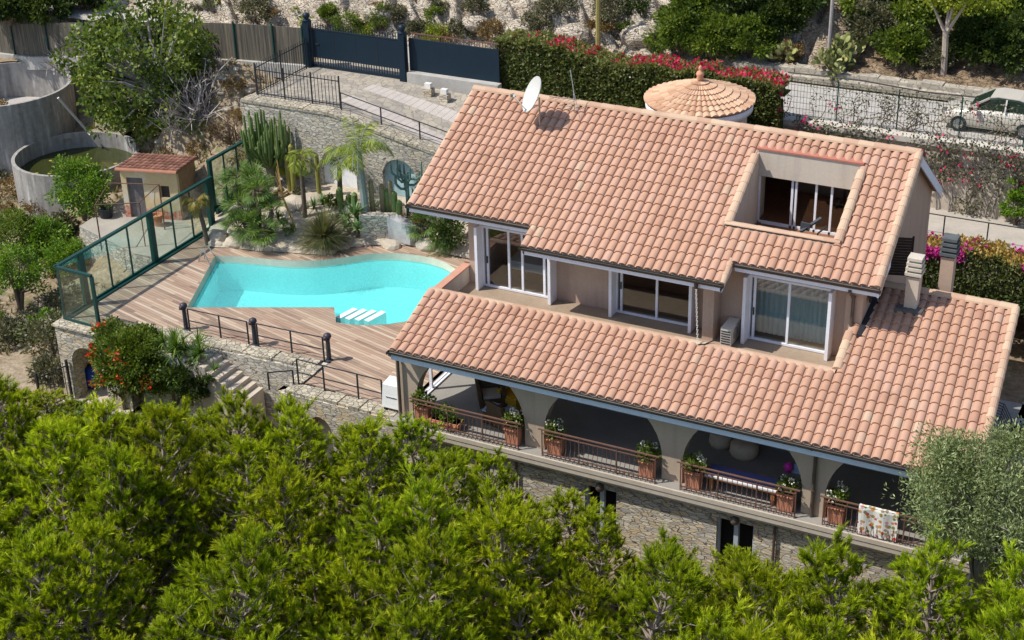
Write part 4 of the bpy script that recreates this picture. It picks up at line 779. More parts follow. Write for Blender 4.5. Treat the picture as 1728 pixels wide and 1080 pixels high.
# ================================================================ tanks
tt=NT('stained_concrete'); a=tt.noise(1.4,5,tt.coord((3,3,.35))); c=tt.ramp(a,[(.3,(.15,.14,.13)),(.45,(.25,.235,.22)),(.6,(.33,.315,.295)),(.69,(.55,.54,.53))]); c=tt.mix(.25,c,tt.ramp(tt.noise(5,5),[(.3,(.2,.18,.16)),(.7,(.55,.52,.48))])); tt.bump(tt.noise(10,4),.2,.02); mTank=tt.col(c,.9)
def tank(label,c,r,z0,z1,th,zin,water):
    t=thing('round_tank',label,'water tank',(*c,z0)); m=MB(); m.lathe((*c,0),[(r,z0),(r,z1),(r-th,z1),(r-th,zin)],64); obj('tank_wall',m,mTank,t,False)
    m=MB(); m.lathe((*c,0),[(r-th+.01,zin),(0,zin+.001)],64)
    if water:
        w=NT('green_pond_water'); cc=w.ramp(w.noise(1.1,5),[(.3,(.028,.036,.008)),(.7,(.042,.048,.010))]); w.b.inputs['Specular IOR Level'].default_value=.5; obj('pond_water',m,w.col(cc,.06),t)
    else: obj('tank_floor',m,mat('pale_tank_floor',(.42,.40,.38),.9,.15,.6,.1),t)
    return t
tank('smaller round concrete tank filled with green water beside the yellow shed',(-26.1,14.45),2.92,-2.6,0,.16,-.75,True)
tank('large empty round concrete tank at the left edge beside the fig tree',(-32.05,16.3),3.45,-1.6,2.0,.14,.2,False)
for k in range(9):
    a=rng.random()*6.28; r_=rng.random()**.5*2.3; o=MB(); o.lathe((-26.2+r_*math.cos(a),14.45+r_*math.sin(a),-.745),[(.10,0),(.0,.012)],7); tag(obj('floating_leaf',o,mat('yellow_leaf',(.34,.28,.08),.7,.2,3,0)),'yellow leaf floating on the green water of the round tank','leaf','leaves floating on the green tank water')
a=at(98,165,z=2.05);b=at(148,222,z=.1); m=MB(); m.tube([a,b,b+V(.25,-.1,-.1)],.06,8); single('water_pipe',m,mat('white_pipe',(.62,.60,.58),.5,.1,3,0),'pale pipe leading from the large empty tank down to the green water tank','pipe')
# ================================================================ shed terrace
TZ=-.55
ter=thing('stone_terrace','small paved stone terrace in front of the yellow shed','terrace',(-18,9,-1)); p0=at(140,383,z=TZ);p1=at(228,428,z=TZ); m=MB()
poly=[(-15.28,7.6),(-15.28,13.2),(-21.6,13.2),(p0[0]-.2,p0[1]),(p1[0],p1[1])]; m.prism(poly,-3.6,TZ-.06); obj('stone_wall',m,mStone2,ter); m=MB(); m.prism(poly,TZ-.05,TZ); obj('paving',m,mat('terrace_concrete',(.34,.31,.26),.9,.14,1.2,.15),ter)
sd=thing('garden_shed','small yellow plastered shed with a lean to clay tile roof behind the glass windbreak','shed',(-18.5,11.5,TZ))
# shed corners: front left, front right on terrace
FL=at(213,366,z=TZ);FR_=at(307,372,z=TZ); FLt=at(180,281,x=FL[0]); ex=nrm(V(*(FR_-FL)[:2],0)); eyv=V(-ex[1],ex[0],0); W_=np.linalg.norm((FR_-FL)[:2]); Hf=2.2; Hb=2.02; Dp=2.0
S=lambda u,v,z:V(FL[0],FL[1],TZ)+ex*u+eyv*v+V(0,0,z)
mY=NT('worn_yellow_plaster'); c=mY.ramp(mY.noise(1.3,6),[(.3,(.55,.42,.22)),(.5,(.60,.48,.27)),(.6,(.62,.56,.45)),(.75,(.45,.42,.38))]); g=mY.n('NewGeometry'); s_=mY.n('SeparateXYZ'); mY.l(g.outputs['Position'],s_.inputs[0]); lowf=mY.ramp(mth(mY,'ADD',s_.outputs[2],mth(mY,'MULTIPLY',mY.noise(2.5,4),.9)),[(.30,(1,1,1)),(.38,(0,0,0))]); c=mY.mix(lowf,c,mY.ramp(mY.noise(7,4),[(.4,(.42,.11,.06)),(.65,(.60,.42,.34))])); mYel=mY.col(c,.95)
m=MB(); th=.2
def swall(u0,u1,v0,v1,z0,z1,z1b=None):
    z1b=z1 if z1b is None else z1b; m.hexa([S(u0,v0,z0),S(u1,v0,z0),S(u1,v1,z0),S(u0,v1,z0)],[S(u0,v0,z1),S(u1,v0,z1),S(u1,v1,z1b),S(u0,v1,z1b)])
d0,d1=.28*W_/3*1,.28*W_/3+.75; wz0,wz1=1.0,1.55; w0,w1=W_*.68,W_*.68+.42
swall(0,d0,0,th,0,Hf); swall(d0,d1,0,th,1.85,Hf); swall(d1,w0,0,th,0,Hf); swall(w0,w1,0,th,0,wz0); swall(w0,w1,0,th,wz1,Hf); swall(w1,W_,0,th,0,Hf); obj('front_wall',m,mYel,sd)
m=MB(); swall(W_-th,W_,th,Dp,0,Hf+.05,Hb); swall(0,th,th,Dp,0,Hf+.05,Hb); swall(th,W_-th,Dp-th,Dp,0,Hb-.05,Hb); obj('side_wall',m,mat('weathered_brown_brick',(.27,.19,.115),.95,.25,4,.5),sd)
m=MB(); m.hexa([S(d0,.1,0),S(d1,.1,0),S(d1,.16,0),S(d0,.16,0)],[S(d0,.1,1.85),S(d1,.1,1.85),S(d1,.16,1.85),S(d0,.16,1.85)]); obj('door',m,mat('grey_weathered_boards',(.14,.13,.13),.9,.3,6,.3),sd)
m=MB(); m.hexa([S(w0,.14,wz0),S(w1,.14,wz0),S(w1,.17,wz0),S(w0,.17,wz0)],[S(w0,.14,wz1),S(w1,.14,wz1),S(w1,.17,wz1),S(w0,.17,wz1)]); obj('window',m,mDark,sd)
m=MB(); nc=13
for i in range(nc):
    u=-.12+(W_+.24)*i/nc; w_=(W_+.24)/nc
    for j in range(6):
        v0=-.12+(Dp+.2)*j/6; v1=-.12+(Dp+.2)*(j+1.1)/6; zz=lambda v:Hf+.06+(Hb-Hf)*v/Dp; vs=[]
        for vv,l in ((v0,.05),(v1,.0)):
            for k in range(6): a_=PI*k/5; vs.append(S(u+w_*(.5-.5*math.cos(a_)),vv,zz(vv)+.075*math.sin(a_)+l))
        m.add(vs,[(k,k+1,7+k,6+k) for k in range(5)]+[(5,4,3,2,1,0)],random.random())
m.hexa([S(-.1,-.1,Hf-.02),S(W_+.1,-.1,Hf-.02),S(W_+.1,Dp+.05,Hb-.02),S(-.1,Dp+.05,Hb-.02)],[S(-.1,-.1,Hf+.07),S(W_+.1,-.1,Hf+.07),S(W_+.1,Dp+.05,Hb+.07),S(-.1,Dp+.05,Hb+.07)])
obj('tiled_roof',m,mOldTile,sd); m=MB(); caps(m,S(-.1,-.12,Hf+.06),S(W_+.1,-.12,Hf+.06),.13,.38,.7); obj('verge_cap',m,mat('red_clay_cap',(.36,.16,.105),.85,.15,4,.1),sd)
t=thing('pipe_pergola','rusty pipe pergola frame in front of the yellow shed','pergola',S(1,-1.5,0)); m=MB()
A,B,Cc=S(W_*.98,-.35,0),S(-.6,-2.2,0),S(W_*.5,-2.3,0)
tp=[at(268,347,z=1.35),at(160,346,z=1.45),at(235,337+5,z=1.4),at(183,309,z=1.5),at(268,311,z=1.5)]
m=MB()
for p in (tp[4],tp[1]): m.tube([V(p[0],p[1],TZ-.02),p],.03,6)
m.tube([tp[4],tp[3]],.022,5); m.tube([tp[4],tp[2],tp[1]],.022,5); m.tube([tp[3],tp[1]],.022,5); m.tube([V(tp[2][0],tp[2][1],TZ),tp[2]],.025,5); obj('pipe_frame',m,mBrown,t)
p=at(267,380,z=TZ); t=thing('terracotta_pot','round terracotta pot with a bare stem beside the shed','plant pot',p); m=MB(); m.lathe((0,0,0),[(.16,0),(.25,.42),(.28,.42),(.28,.5),(.23,.5),(.2,.4),(0,.4)],14); obj('pot',m,mTerr,t,local=True); m=MB(); m.tube([(0,0,.38),(-.03,0,1.1),(.02,.05,1.5)],.018,5); obj('stem',m,mat('dry_stem',(.22,.17,.10),.9,.2,5,0),t,local=True)
p=at(180,366,z=TZ); t=thing('plant_tub','black plastic tub with a small plant by the shed door','plant tub',p); m=MB(); m.lathe((0,0,0),[(.26,0),(.33,.4),(.35,.42),(.30,.42),(.28,.34),(0,.34)],14); obj('tub',m,mBlk,t,local=True); P,D_,tn=clumps(shellpts(10,.25,.25,.2,(0,0,.5)),.12,10); obj('plant',leaves('l',P,D_,.12,.06,tn),leafmat('tub_leaf',[(0,(.03,.06,.015)),(1,(.12,.2,.04))]),t,local=True)
# ================================================================ turret
tu=thing('round_turret','round cream turret with a conical clay tile roof behind the villa ridge','turret',(4.0,16.4,0))
cx_,cy_=at(1180,176,y=16.4)[0],16.4; rim=2.12; zr_=at(1180,191+9,y=16.4-2)[2]-.05; zt=zr_+.78
m=MB(); m.lathe((cx_,cy_,0),[(rim-.3,0),(rim-.3,zr_-.05)],40); obj('turret_wall',m,mPlasL,tu,True); m=MB(); m.lathe((cx_,cy_,0),[(rim-.3,zr_-.3),(rim-.08,zr_-.28),(rim-.06,zr_-.0),(.2,zr_)],48); obj('eave_ring',m,mWhite,tu,True)
m=MB(); nc=44
for j in range(7):
    r0_,r1_=rim*(1-j/7.2),rim*(1-(j+1.12)/7.2); r1_=max(r1_,.05)
    for i in range(nc):
        a0=2*PI*i/nc; vs=[]
        for rr,l in ((r0_,.05),(r1_,.0)):
            zz=zr_+.04+(zt-zr_)*(1-rr/rim)
            for k in range(6): aa=a0+2*PI/nc*k/5; vs.append((cx_+rr*math.cos(aa),cy_+rr*math.sin(aa),zz+l+.07*(rr/rim)**.6*math.sin(PI*k/5)))
        m.add(vs,[(k,k+1,7+k,6+k) for k in range(5)]+[(5,4,3,2,1,0)],random.random())
m.lathe((cx_,cy_,0),[(rim-.06,zr_+.0),(.1,zt-.02)],44); obj('conical_roof',m,tilemat('turret_tiles',[(0,(.46,.27,.16)),(.5,(.60,.38,.25)),(1,(.66,.46,.31))]),tu)
m=MB(); m.lathe((cx_,cy_,zt+.0),[(.12,-.04),(.09,.05),(.15,.11),(.11,.18),(.16,.25),(.14,.34),(.07,.39),(.06,.45),(.085,.5),(.05,.58),(0,.63)],14); obj('finial',m,mat('clay_finial',(.58,.30,.19),.85,.2,6,.2),tu,True)
# ================================================================ right side: road fence, ivy wall, path, car
rw=thing('roadside_retaining_wall','tall pale rendered retaining wall below the road behind the villa','wall',(20,20,2)); m=MB(); m.box(-5.8,46,20.0,20.45,.0,4.2); obj('wall_face',m,mat('pale_render',(.52,.45,.37),.9,.2,1,.3),rw); m=MB(); m.box(5,46,19.9,20.6,4.2,4.42); obj('coping',m,mat('white_coping',(.55,.51,.45),.9,.1,3,.1),rw)
m=MB(); m.box(11,46,17.3,20.0,-.2,1.62); struct('path',m,mat('concrete_path',(.40,.36,.31),.9,.15,1.5,.1))
rail('path_railing','thin dark handrail along the raised path above the magenta hedge',[(x,17.45,1.62) for x in (11.6,13.2,14.8,16.4,18.0,20)],.85,.8,mBlk,levels=(.85,))
m=MB(); m.box(17.9,34,2.0,15.9,-.4,0); struct('paved_yard',m,mPave)
t=thing('wire_fence','green wire mesh fence along the road behind the villa','fence',(12,20.5,4.4)); m=MB()
for k in range(150): x=5.6+k*.13; m.beam((x,20.5,4.42),(x,20.5,5.95),.011)
for z in np.arange(4.5,6.0,.24): m.beam((5.6,20.5,z),(25.1,20.5,z),.012)
obj('wire_mesh',m,mat('green_wire',(.03,.07,.055),.5,.2,5,0),t)
for x in np.arange(5.6,25,2.4): m=MB(); m.beam((x,20.52,4.2),(x,20.52,6.05),.05); obj('post',m,mGreen,t)
p=hillhit(1009,75); m=MB(); m.tube([(0,0,-.5),(0,0,8)],[.12,.09],8); o=single('utility_pole',m,mat('olive_pole',(.30,.24,.08),.8,.2,4,.1),'olive yellow utility pole on the rocky slope above the hedge','pole'); o.location=tuple(map(float,at(1009,82,y=p[1]-.6)))
p=hillhit(1399,82); m=MB(); m.tube([(0,0,-.5),(0,0,6)],[.09,.06],8); o=single('utility_pole',m,mat('grey_pole',(.36,.33,.32),.8,.2,4,.1),'thin grey pole behind the prickly pear on the hillside','pole'); o.location=tuple(map(float,p))
m=MB()
for a,b in (((1330,122),(1450,135)),((1450,135),(1560,155)),((1560,155),(1728,172))): m.tube([at(*a,y=24.95),at(*b,y=24.95)],.035,5)
single('black_hose',m,mBlk,'black hose lying along the top of the roadside wall','hose')
# car
car=thing('parked_car','beige silver hatchback parked on the road behind the wire fence at the right edge','car',(13.75,22.6,4.25))
def loft(sec,mm,name,par,smooth=True,bev=True):
    m=MB(); m.grid(sec); n=len(sec[0]); m.add([p for p in sec[0]],[tuple(range(n-1,-1,-1))]); m.add([p for p in sec[-1]],[tuple(range(n))]); return obj(name,m,mm,par,smooth,local=True)
mCar=NT('beige_silver_paint'); mCar.b.inputs['Metallic'].default_value=.1; mCar.b.inputs['Coat Weight'].default_value=.6; mCar=mCar.col((.58,.54,.47),.35)
prof=[(-2.0,.35,.55,.72),(-1.9,.25,.72,.80),(-1.2,.22,.86,.84),(-.75,.2,.95,.85),(.9,.2,.98,.85),(1.6,.22,.95,.84),(1.9,.28,.9,.80),(1.98,.4,.7,.74)]
def ring(x,z0,z1,w): return [(x,-w*.9,z0),(x,-w,z0+.15),(x,-w,(z0+z1)/2+.05),(x,-w*.93,z1-.05),(x,-w*.8,z1),(x,w*.8,z1),(x,w*.93,z1-.05),(x,w,(z0+z1)/2+.05),(x,w,z0+.15),(x,w*.9,z0),(x,-w*.9,z0)]
loft([ring(*q) for q in prof],mCar,'body',car)
roof=[(-.95,.93,.97,.78),(-.25,.95,1.40,.66),(.1,.95,1.47,.64),(.9,.95,1.45,.64),(1.45,.95,1.30,.66),(1.8,.9,.95,.72)]
cab=[[(x,-w-.06,z0),(x,-w,z1-.06),(x,-w*.88,z1),(x,w*.88,z1),(x,w,z1-.06),(x,w+.06,z0),(x,-w-.06,z0)] for x,z0,z1,w in roof]
cg=NT('dark_car_glass'); cg.b.inputs['Specular IOR Level'].default_value=.6; cg=cg.col((.02,.035,.025),.06); loft(cab,cg,'window',car,False)
rf=[(-.2,0,1.425,.60),(.1,0,1.49,.61),(.9,0,1.47,.61),(1.4,0,1.335,.6)]
loft([[(x,-w,z-.03),(x,-w,z),(x,w,z),(x,w,z-.03),(x,-w,z-.03)] for x,_,z,w in rf],mCar,'roof_panel',car,False)
for s in (-1,1):
    m=MB(); m.beam((-.9,s*.80,1.0),(-.2,s*.66,1.42),.07); m.beam((.45,s*.845,.97),(.45,s*.66,1.43),.06); m.beam((1.78,s*.74,.97),(1.4,s*.63,1.34),.1); obj('roof_pillar',m,mCar,car,local=True)
    m=MB(); m.obox((-.65,s*.98,.98),.14,.2,.13); obj('wing_mirror',m,mCar,car,local=True)
    m=MB(); m.box(-1.97,-1.78,s*.55-.14,s*.55+.14,.62,.76); obj('headlight',m,mSteel,car,local=True)
for x in (-1.25,1.22):
    for s in (-1,1):
        m=MB(); m.tube([(x,s*.70,.31),(x,s*.875,.31)],.31,18); wq=obj('wheel',m,mBlk,car,local=True); m=MB(); m.tube([(x,s*.86,.31),(x,s*.885,.31)],.2,12); obj('rim',m,mSteel,wq,local=True)
t=thing('window_grille','black curved belly grille on the right end wall of the villa wing','grille',(17.8,4.5,1)); m=MB()
for k in range(7):
    y=4.3+k*.16; m.tube([(17.6,y,2.0),(17.85,y,1.95),(18.1,y,1.5),(18.15,y,1.2),(17.95,y,.95),(17.6,y,.9)],.015,5)
m.beam((17.9,4.2,1.9),(17.8,5.4,1.9),.02); obj('bars',m,mBlk,t)
# ================================================================ foliage materials
G=lambda n,a,b,c,**k: leafmat(n,[(0,a),(.5,b),(1,c)],**k)
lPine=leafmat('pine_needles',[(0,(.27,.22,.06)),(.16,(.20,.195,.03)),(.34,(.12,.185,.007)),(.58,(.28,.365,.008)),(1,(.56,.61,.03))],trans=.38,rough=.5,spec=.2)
lFig=G('fig_leaves',(.035,.07,.012),(.11,.17,.026),(.28,.33,.06))
lOlive=G('olive_leaves',(.08,.115,.036),(.205,.26,.10),(.44,.48,.235),trans=.2)
lBush=G('bush_leaves',(.035,.065,.010),(.115,.175,.022),(.26,.32,.055))
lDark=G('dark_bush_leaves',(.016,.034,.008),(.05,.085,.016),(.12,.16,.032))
lLime=G('lime_leaves',(.10,.15,.015),(.22,.28,.02),(.36,.38,.04))
lBright=G('bright_leaves',(.045,.105,.012),(.13,.25,.022),(.27,.39,.05))
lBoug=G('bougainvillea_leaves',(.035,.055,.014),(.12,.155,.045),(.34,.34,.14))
lDry=G('dry_leaves',(.13,.085,.035),(.24,.16,.065),(.36,.27,.13),trans=.15)
lGreyG=G('grey_green_scrub',(.06,.065,.035),(.13,.13,.07),(.24,.22,.12),trans=.15)
lRed=G('crimson_flowers',(.48,.008,.06),(.70,.018,.12),(.85,.06,.2),trans=.35)
lMag=G('magenta_flowers',(.42,.015,.22),(.60,.03,.34),(.70,.14,.42),trans=.3)
lOr=G('orange_red_flowers',(.55,.02,.01),(.72,.05,.015),(.80,.16,.03),trans=.3)
lGold=G('golden_new_leaves',(.22,.17,.03),(.42,.30,.07),(.55,.36,.13),trans=.3)
lWhiteF=G('white_flowers',(.6,.58,.5),(.75,.73,.66),(.8,.8,.76),trans=.2)
lPalm=G('palm_fronds',(.07,.13,.012),(.21,.29,.025),(.42,.45,.07))
lFan=G('fan_palm_leaves',(.035,.085,.018),(.11,.205,.04),(.28,.37,.10))
lGrass=G('wiry_grass',(.045,.06,.03),(.13,.14,.065),(.30,.27,.13))
lAg=G('agave_leaves',(.07,.14,.05),(.16,.27,.10),(.32,.42,.20),trans=.15)
lYuc=G('yucca_leaves',(.03,.08,.012),(.09,.18,.02),(.24,.33,.06))
lTwig=G('grey_twigs',(.24,.21,.20),(.36,.33,.32),(.50,.46,.45),trans=0)
lTwigB=G('brown_twigs',(.07,.045,.03),(.13,.09,.06),(.22,.16,.11),trans=0)
bark=mat('grey_brown_bark',(.17,.125,.095),.95,.3,6,.4); barkG=mat('grey_bark',(.30,.27,.24),.95,.25,5,.4); barkP=mat('palm_bark',(.13,.10,.075),.95,.3,9,.5)
def sprinkle(name,P,D,L,W,m,par,tn=None,droop=0): return obj(name,leaves(name,P,D,L,W,rng.random(len(P)) if tn is None else tn,droop),m,par,local=True)
def bush(name,label,cat,loc,r,m,nc=40,per=40,leaf=.12,group=None,stem=True,flowers=None,nf=0,fl=.12,trunkh=.0,bottom=-.55,cl=.34,twig=None,lump=.18):
    """leafy crown of many small leaf faces grown in clumps, on a few stems; flowers = material"""
    rx,ry,rz=(r,r,r*.85) if np.isscalar(r) else r
    t=thing(name,label,cat,loc,group); c=(0,0,trunkh+rz*.75)
    C=shellpts(nc,rx*.86,ry*.86,rz*.86,c,.45,bottom,lump); P,D,tn=clumps(C,cl*min(rx,ry,rz),per,.25); D=D*.7+nrm(P-V(*c))*.6
    lv=rng.random(len(P))*.6+.7; sprinkle('crown',P,D,leaf*lv,leaf*.55*lv,m,t,tn,.1)
    if stem:
        s=MB()
        for q in C[rng.integers(0,len(C),9)]: s.tube([(0,0,-.15),V(0,0,trunkh)*.6+q*.25,q*.95],[.05*rx+.02,.035*rx+.012,.008],5)
        obj('stem' if trunkh<.5 else 'trunk',s,twig or bark,t,local=True)
    if flowers:
        qn=np.linalg.norm((C-V(*c))/V(rx,ry,rz),axis=1); sc_=qn+.5*((C-V(*c))@V(-.8,-.6,-.9))/rx+.5*rng.random(len(C)); C2=C[np.argsort(-sc_)[:max(5,nf//9)]]; C2=V(*c)+(C2-V(*c))*1.12; P,D,tn=clumps(C2,.07*rx,9,.3); sprinkle('flowers',P,D,fl,fl*.8,flowers,t)
    return t
t_=lPine.node_tree; oi=t_.nodes.new('ShaderNodeObjectInfo'); hs=t_.nodes.new('ShaderNodeHueSaturation'); rp=[n for n in t_.nodes if n.type=='VALTORGB'][0]
mr=t_.nodes.new('ShaderNodeMapRange'); mr.inputs[3].default_value=.80; mr.inputs[4].default_value=1.18; t_.links.new(oi.outputs['Random'],mr.inputs[0]); t_.links.new(mr.outputs[0],hs.inputs['Value'])
mr2=t_.nodes.new('ShaderNodeMapRange'); mr2.inputs[3].default_value=.492; mr2.inputs[4].default_value=.514; mu=t_.nodes.new('ShaderNodeMath'); mu.operation='FRACT'; mm_=t_.nodes.new('ShaderNodeMath'); mm_.operation='MULTIPLY'; mm_.inputs[1].default_value=7.31; t_.links.new(oi.outputs['Random'],mm_.inputs[0]); t_.links.new(mm_.outputs[0],mu.inputs[0]); t_.links.new(mu.outputs[0],mr2.inputs[0]); t_.links.new(mr2.outputs[0],hs.inputs['Hue'])
for l in list(rp.outputs[0].links): t_.links.new(hs.outputs[0],l.to_socket)
t_.links.new(rp.outputs[0],hs.inputs['Color'])
# ================================================================ pine wood in front
def pine(seed,H=7.0,RR=1.0):
    global rng; keep=rng; rng=np.random.default_rng(seed)
    t=thing('pine_tree','','pine tree',(0,0,0)); s=MB(); tp=[V(0,0,-.4)]
    for k in range(8): tp.append(tp[-1]+V(*(rng.normal(size=2)*.10),(H+.2)/8))
    s.tube(tp,list(np.interp(range(9),[0,8],[.15,.02])),7); tz=[p[2] for p in tp]
    TP=[];TA=[];TL=[]
    for h in np.arange(1.6,H-.1,.50):
        base=V(np.interp(h,tz,[p[0] for p in tp]),np.interp(h,tz,[p[1] for p in tp]),h); f=h/H; L=(2.05*(1-f**2.1)+.22)*RR; n=6 if f<.85 else 4; a0=rng.random()*6.28
        for k in range(n):
            az=a0+k*2*PI/n+rng.normal()*.25; el=R(12+38*f)+rng.normal()*.12; l=L*(.72+.5*rng.random()); d=V(math.cos(az)*math.cos(el),math.sin(az)*math.cos(el),math.sin(el))
            e1=base+d*l*.55; d2=nrm(d+V(0,0,.55)); e2=e1+d2*l*.45; s.tube([base,e1,e2],[.035+.02*(1-f),.022,.008],4,False)
            TP.append(e2);TA.append(nrm(d2*.8+V(0,0,1.0)));TL.append(.72)
            for q in range(int(1+l*1.5)):
                u=.35+.65*rng.random(); b=base+(e1-base)*min(1,u/.55) if u<.55 else e1+(e2-e1)*(u-.55)/.45
                dd=nrm(d*.5+rng.normal(size=3)*.75+V(0,0,.75)); ll=.2+.38*rng.random(); e=b+dd*ll; s.tube([b,e],[.012,.006],3,False); TP.append(e);TA.append(nrm(dd+V(0,0,.7)));TL.append(.50+.30*rng.random())
    TP.append(tp[-1]);TA.append(V(0,0,1));TL.append(.6)
    TP=np.array(TP);TA=np.array(TA);TL=np.array(TL); q4=np.repeat(np.arange(len(TP)),5); TA=nrm(TA[q4]+rng.normal(size=(len(q4),3))*.38); TP=TP[q4]; TL=TL[q4]*(.45+.35*rng.random(len(q4))); n=len(TP); m=30; k=np.repeat(np.arange(n),m)
    u=rng.random(n*m)**.8; ax=TA[k]; rad=rdir(n*m); rad=nrm(rad-ax*(rad*ax).sum(1)[:,None]); P=TP[k]-ax*.10+ax*(u*TL[k])[:,None]
    D=nrm(ax*(.75+.6*u)[:,None]+rad*.52); L=(.20-.05*u)*(.8+.4*rng.random(n*m)); S=nrm(np.cross(D,rdir(n*m)))*.0125
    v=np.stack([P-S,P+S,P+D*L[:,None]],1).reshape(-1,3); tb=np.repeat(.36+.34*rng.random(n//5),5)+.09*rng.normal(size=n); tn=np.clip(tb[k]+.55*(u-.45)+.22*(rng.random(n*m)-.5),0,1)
    old=rng.random(n)<.12
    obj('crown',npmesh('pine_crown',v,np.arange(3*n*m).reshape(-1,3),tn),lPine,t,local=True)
    kk=old[k]&(u<.6); v2=np.stack([P-S,P+S,P+D*L[:,None]-V(0,0,.12)],1)[kk].reshape(-1,3)
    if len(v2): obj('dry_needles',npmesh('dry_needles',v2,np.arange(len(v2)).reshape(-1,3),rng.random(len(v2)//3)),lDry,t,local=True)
    obj('trunk',s,mat('pine_bark',(.27,.22,.19),.95,.3,6,.3),t,local=True); rng=keep; return t
protos=[pine(11),pine(12,7,1.15),pine(13,7,.9),pine(14,7,1.05)]; first=[True]*4
BX=[-300,0,60,110,150,170,200,250,330,420,470,520,560,600,650,700,730,770,830,870,920,960,1000,1040,1080,1130,1180,1230,1290,1340,1390,1425,1450,1500,1560,1620,1690,1750,2100]
BY=[604,622,634,694,724,712,680,682,668,656,664,694,706,698,722,690,690,760,765,830,825,800,835,868,905,893,905,893,935,940,915,900,925,925,905,950,905,930,930]
random.seed(5); npine=0
for r_,(yy,sp) in enumerate(((-2.6,2.5),(-4.6,2.35),(-6.6,2.35),(-8.6,2.4),(-10.6,2.5),(-12.6,2.6),(-14.6,2.8))):
    x=-23+.9*(r_%2)
    while x<23:
        x+=sp*random.uniform(.85,1.15); y=yy+random.uniform(-.6,.6); z0=gz(x,y); b=proj((x,y,z0+3))
        if not(-120<b[0]<1850) : continue
        H=random.uniform(5.2,7.6)+(.5 if random.random()<.2 else 0)
        lo,hi=.4,H; lim=float(np.interp(b[0],BX,BY))+random.uniform(0,26)
        for _ in range(14):
            md=(lo+hi)/2
            if proj((x,y,z0+md+.45))[1]<lim: hi=md
            else: lo=md
        h=min(H,lo)
        if h<2.2: continue
        if proj((x,y,z0+h))[1]>1190: continue
        i=random.randrange(4); sxy=max(.72,min(1.15,h/6.2)); s3=(sxy,sxy,h/7.0); rz=random.uniform(0,6.28)
        if first[i]: o=protos[i]; first[i]=False; o.location=(x,y,z0); o.rotation_euler=(0,0,rz); o.scale=s3
        else: o=copy_tree(protos[i],(x,y,z0),rz,s3)
        o['label']='bushy yellow green pine in the pine wood that fills the foreground below the villa'; o['group']='pines of the foreground wood'; npine+=1
print('pines',npine)
# ================================================================ olive tree
oc=at(1672,850,y=-2.0); oz=gz(oc[0],-2.0); t=thing('olive_tree','grey green olive tree hiding the right front corner of the villa','olive tree',(oc[0],-2.0,oz)); hz=oc[2]-oz
C=np.concatenate([shellpts(330,2.05,1.7,1.75,(0,0,hz-.1),.35,-.95,.22),shellpts(40,1.0,.9,.8,(-.9,0,hz+1.0),.4,-.9),shellpts(20,.5,.5,.5,(.2,.3,hz+1.75),.3,-.9),shellpts(20,.5,.6,.4,(-1.35,.2,hz+1.2),.3,-.9)]); C=C*(1+.06*rng.normal(size=(len(C),1))) if 0 else C+rng.normal(size=C.shape)*.10; P,D,tn=clumps(C,np.where(rng.random(len(C))<.2,.62,.36),72,.35); sprinkle('crown',P,D,.12,.036,lOlive,t,tn)
s=MB(); s.tube([(0,0,-.3),(.1,0,1.2),(-.1,.1,hz*.55)],[.28,.2,.13],8)
for q in C[rng.integers(0,len(C),34)]: s.tube([(-.05,.05,hz*.5),V(0,0,hz)*.55+q*.4,q],[.07,.035,.008],5)
obj('trunk',s,barkG,t,local=True)
# ================================================================ flowering bush and yuccas by the stairs
b0=at(222,592,y=.25); tfb=bush('flowering_bush','dense dark green bush dotted with orange red trumpet flowers beside the stone archway','bush',(b0[0],.25,b0[2]-1.75),(1.9,1.3,1.45),lBush,330,84,.12,None,True,lOr,640,.12,.3,-.85,.22)
for px_,py_,lb,n in ((318,600,'green yucca clump with spiky rosettes right of the flowering bush',9),(285,618,'darker spiky yucca under the flowering bush',6)):
    p=at(px_,py_,y=.3); t=thing('yucca',lb,'yucca',(p[0],.3,p[2]-.9)); m=MB(); s=MB()
    for k in range(n):
        q=V(rng.normal()*.5,rng.normal()*.35,.55+rng.random()*.75); s.tube([(q[0]*.4,q[1]*.4,-.6),q],[.07,.05],5); blades(m,46,q,.62,.05,spread=(0,1.9),curve=.35)
    obj('rosette',m,lYuc,t,local=True); obj('stem',s,barkP,t,local=True)
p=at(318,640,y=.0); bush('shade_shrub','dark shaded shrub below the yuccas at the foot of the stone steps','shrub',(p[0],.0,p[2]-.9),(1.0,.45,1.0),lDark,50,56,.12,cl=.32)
p=at(362,628,y=.1); t=thing('yucca','small pale yucca growing on the stone steps','yucca',(p[0],.1,p[2]-.1)); m=MB(); blades(m,34,(0,0,.2),.4,.04,spread=(0,1.7),curve=.3); obj('rosette',m,lYuc,t,local=True)
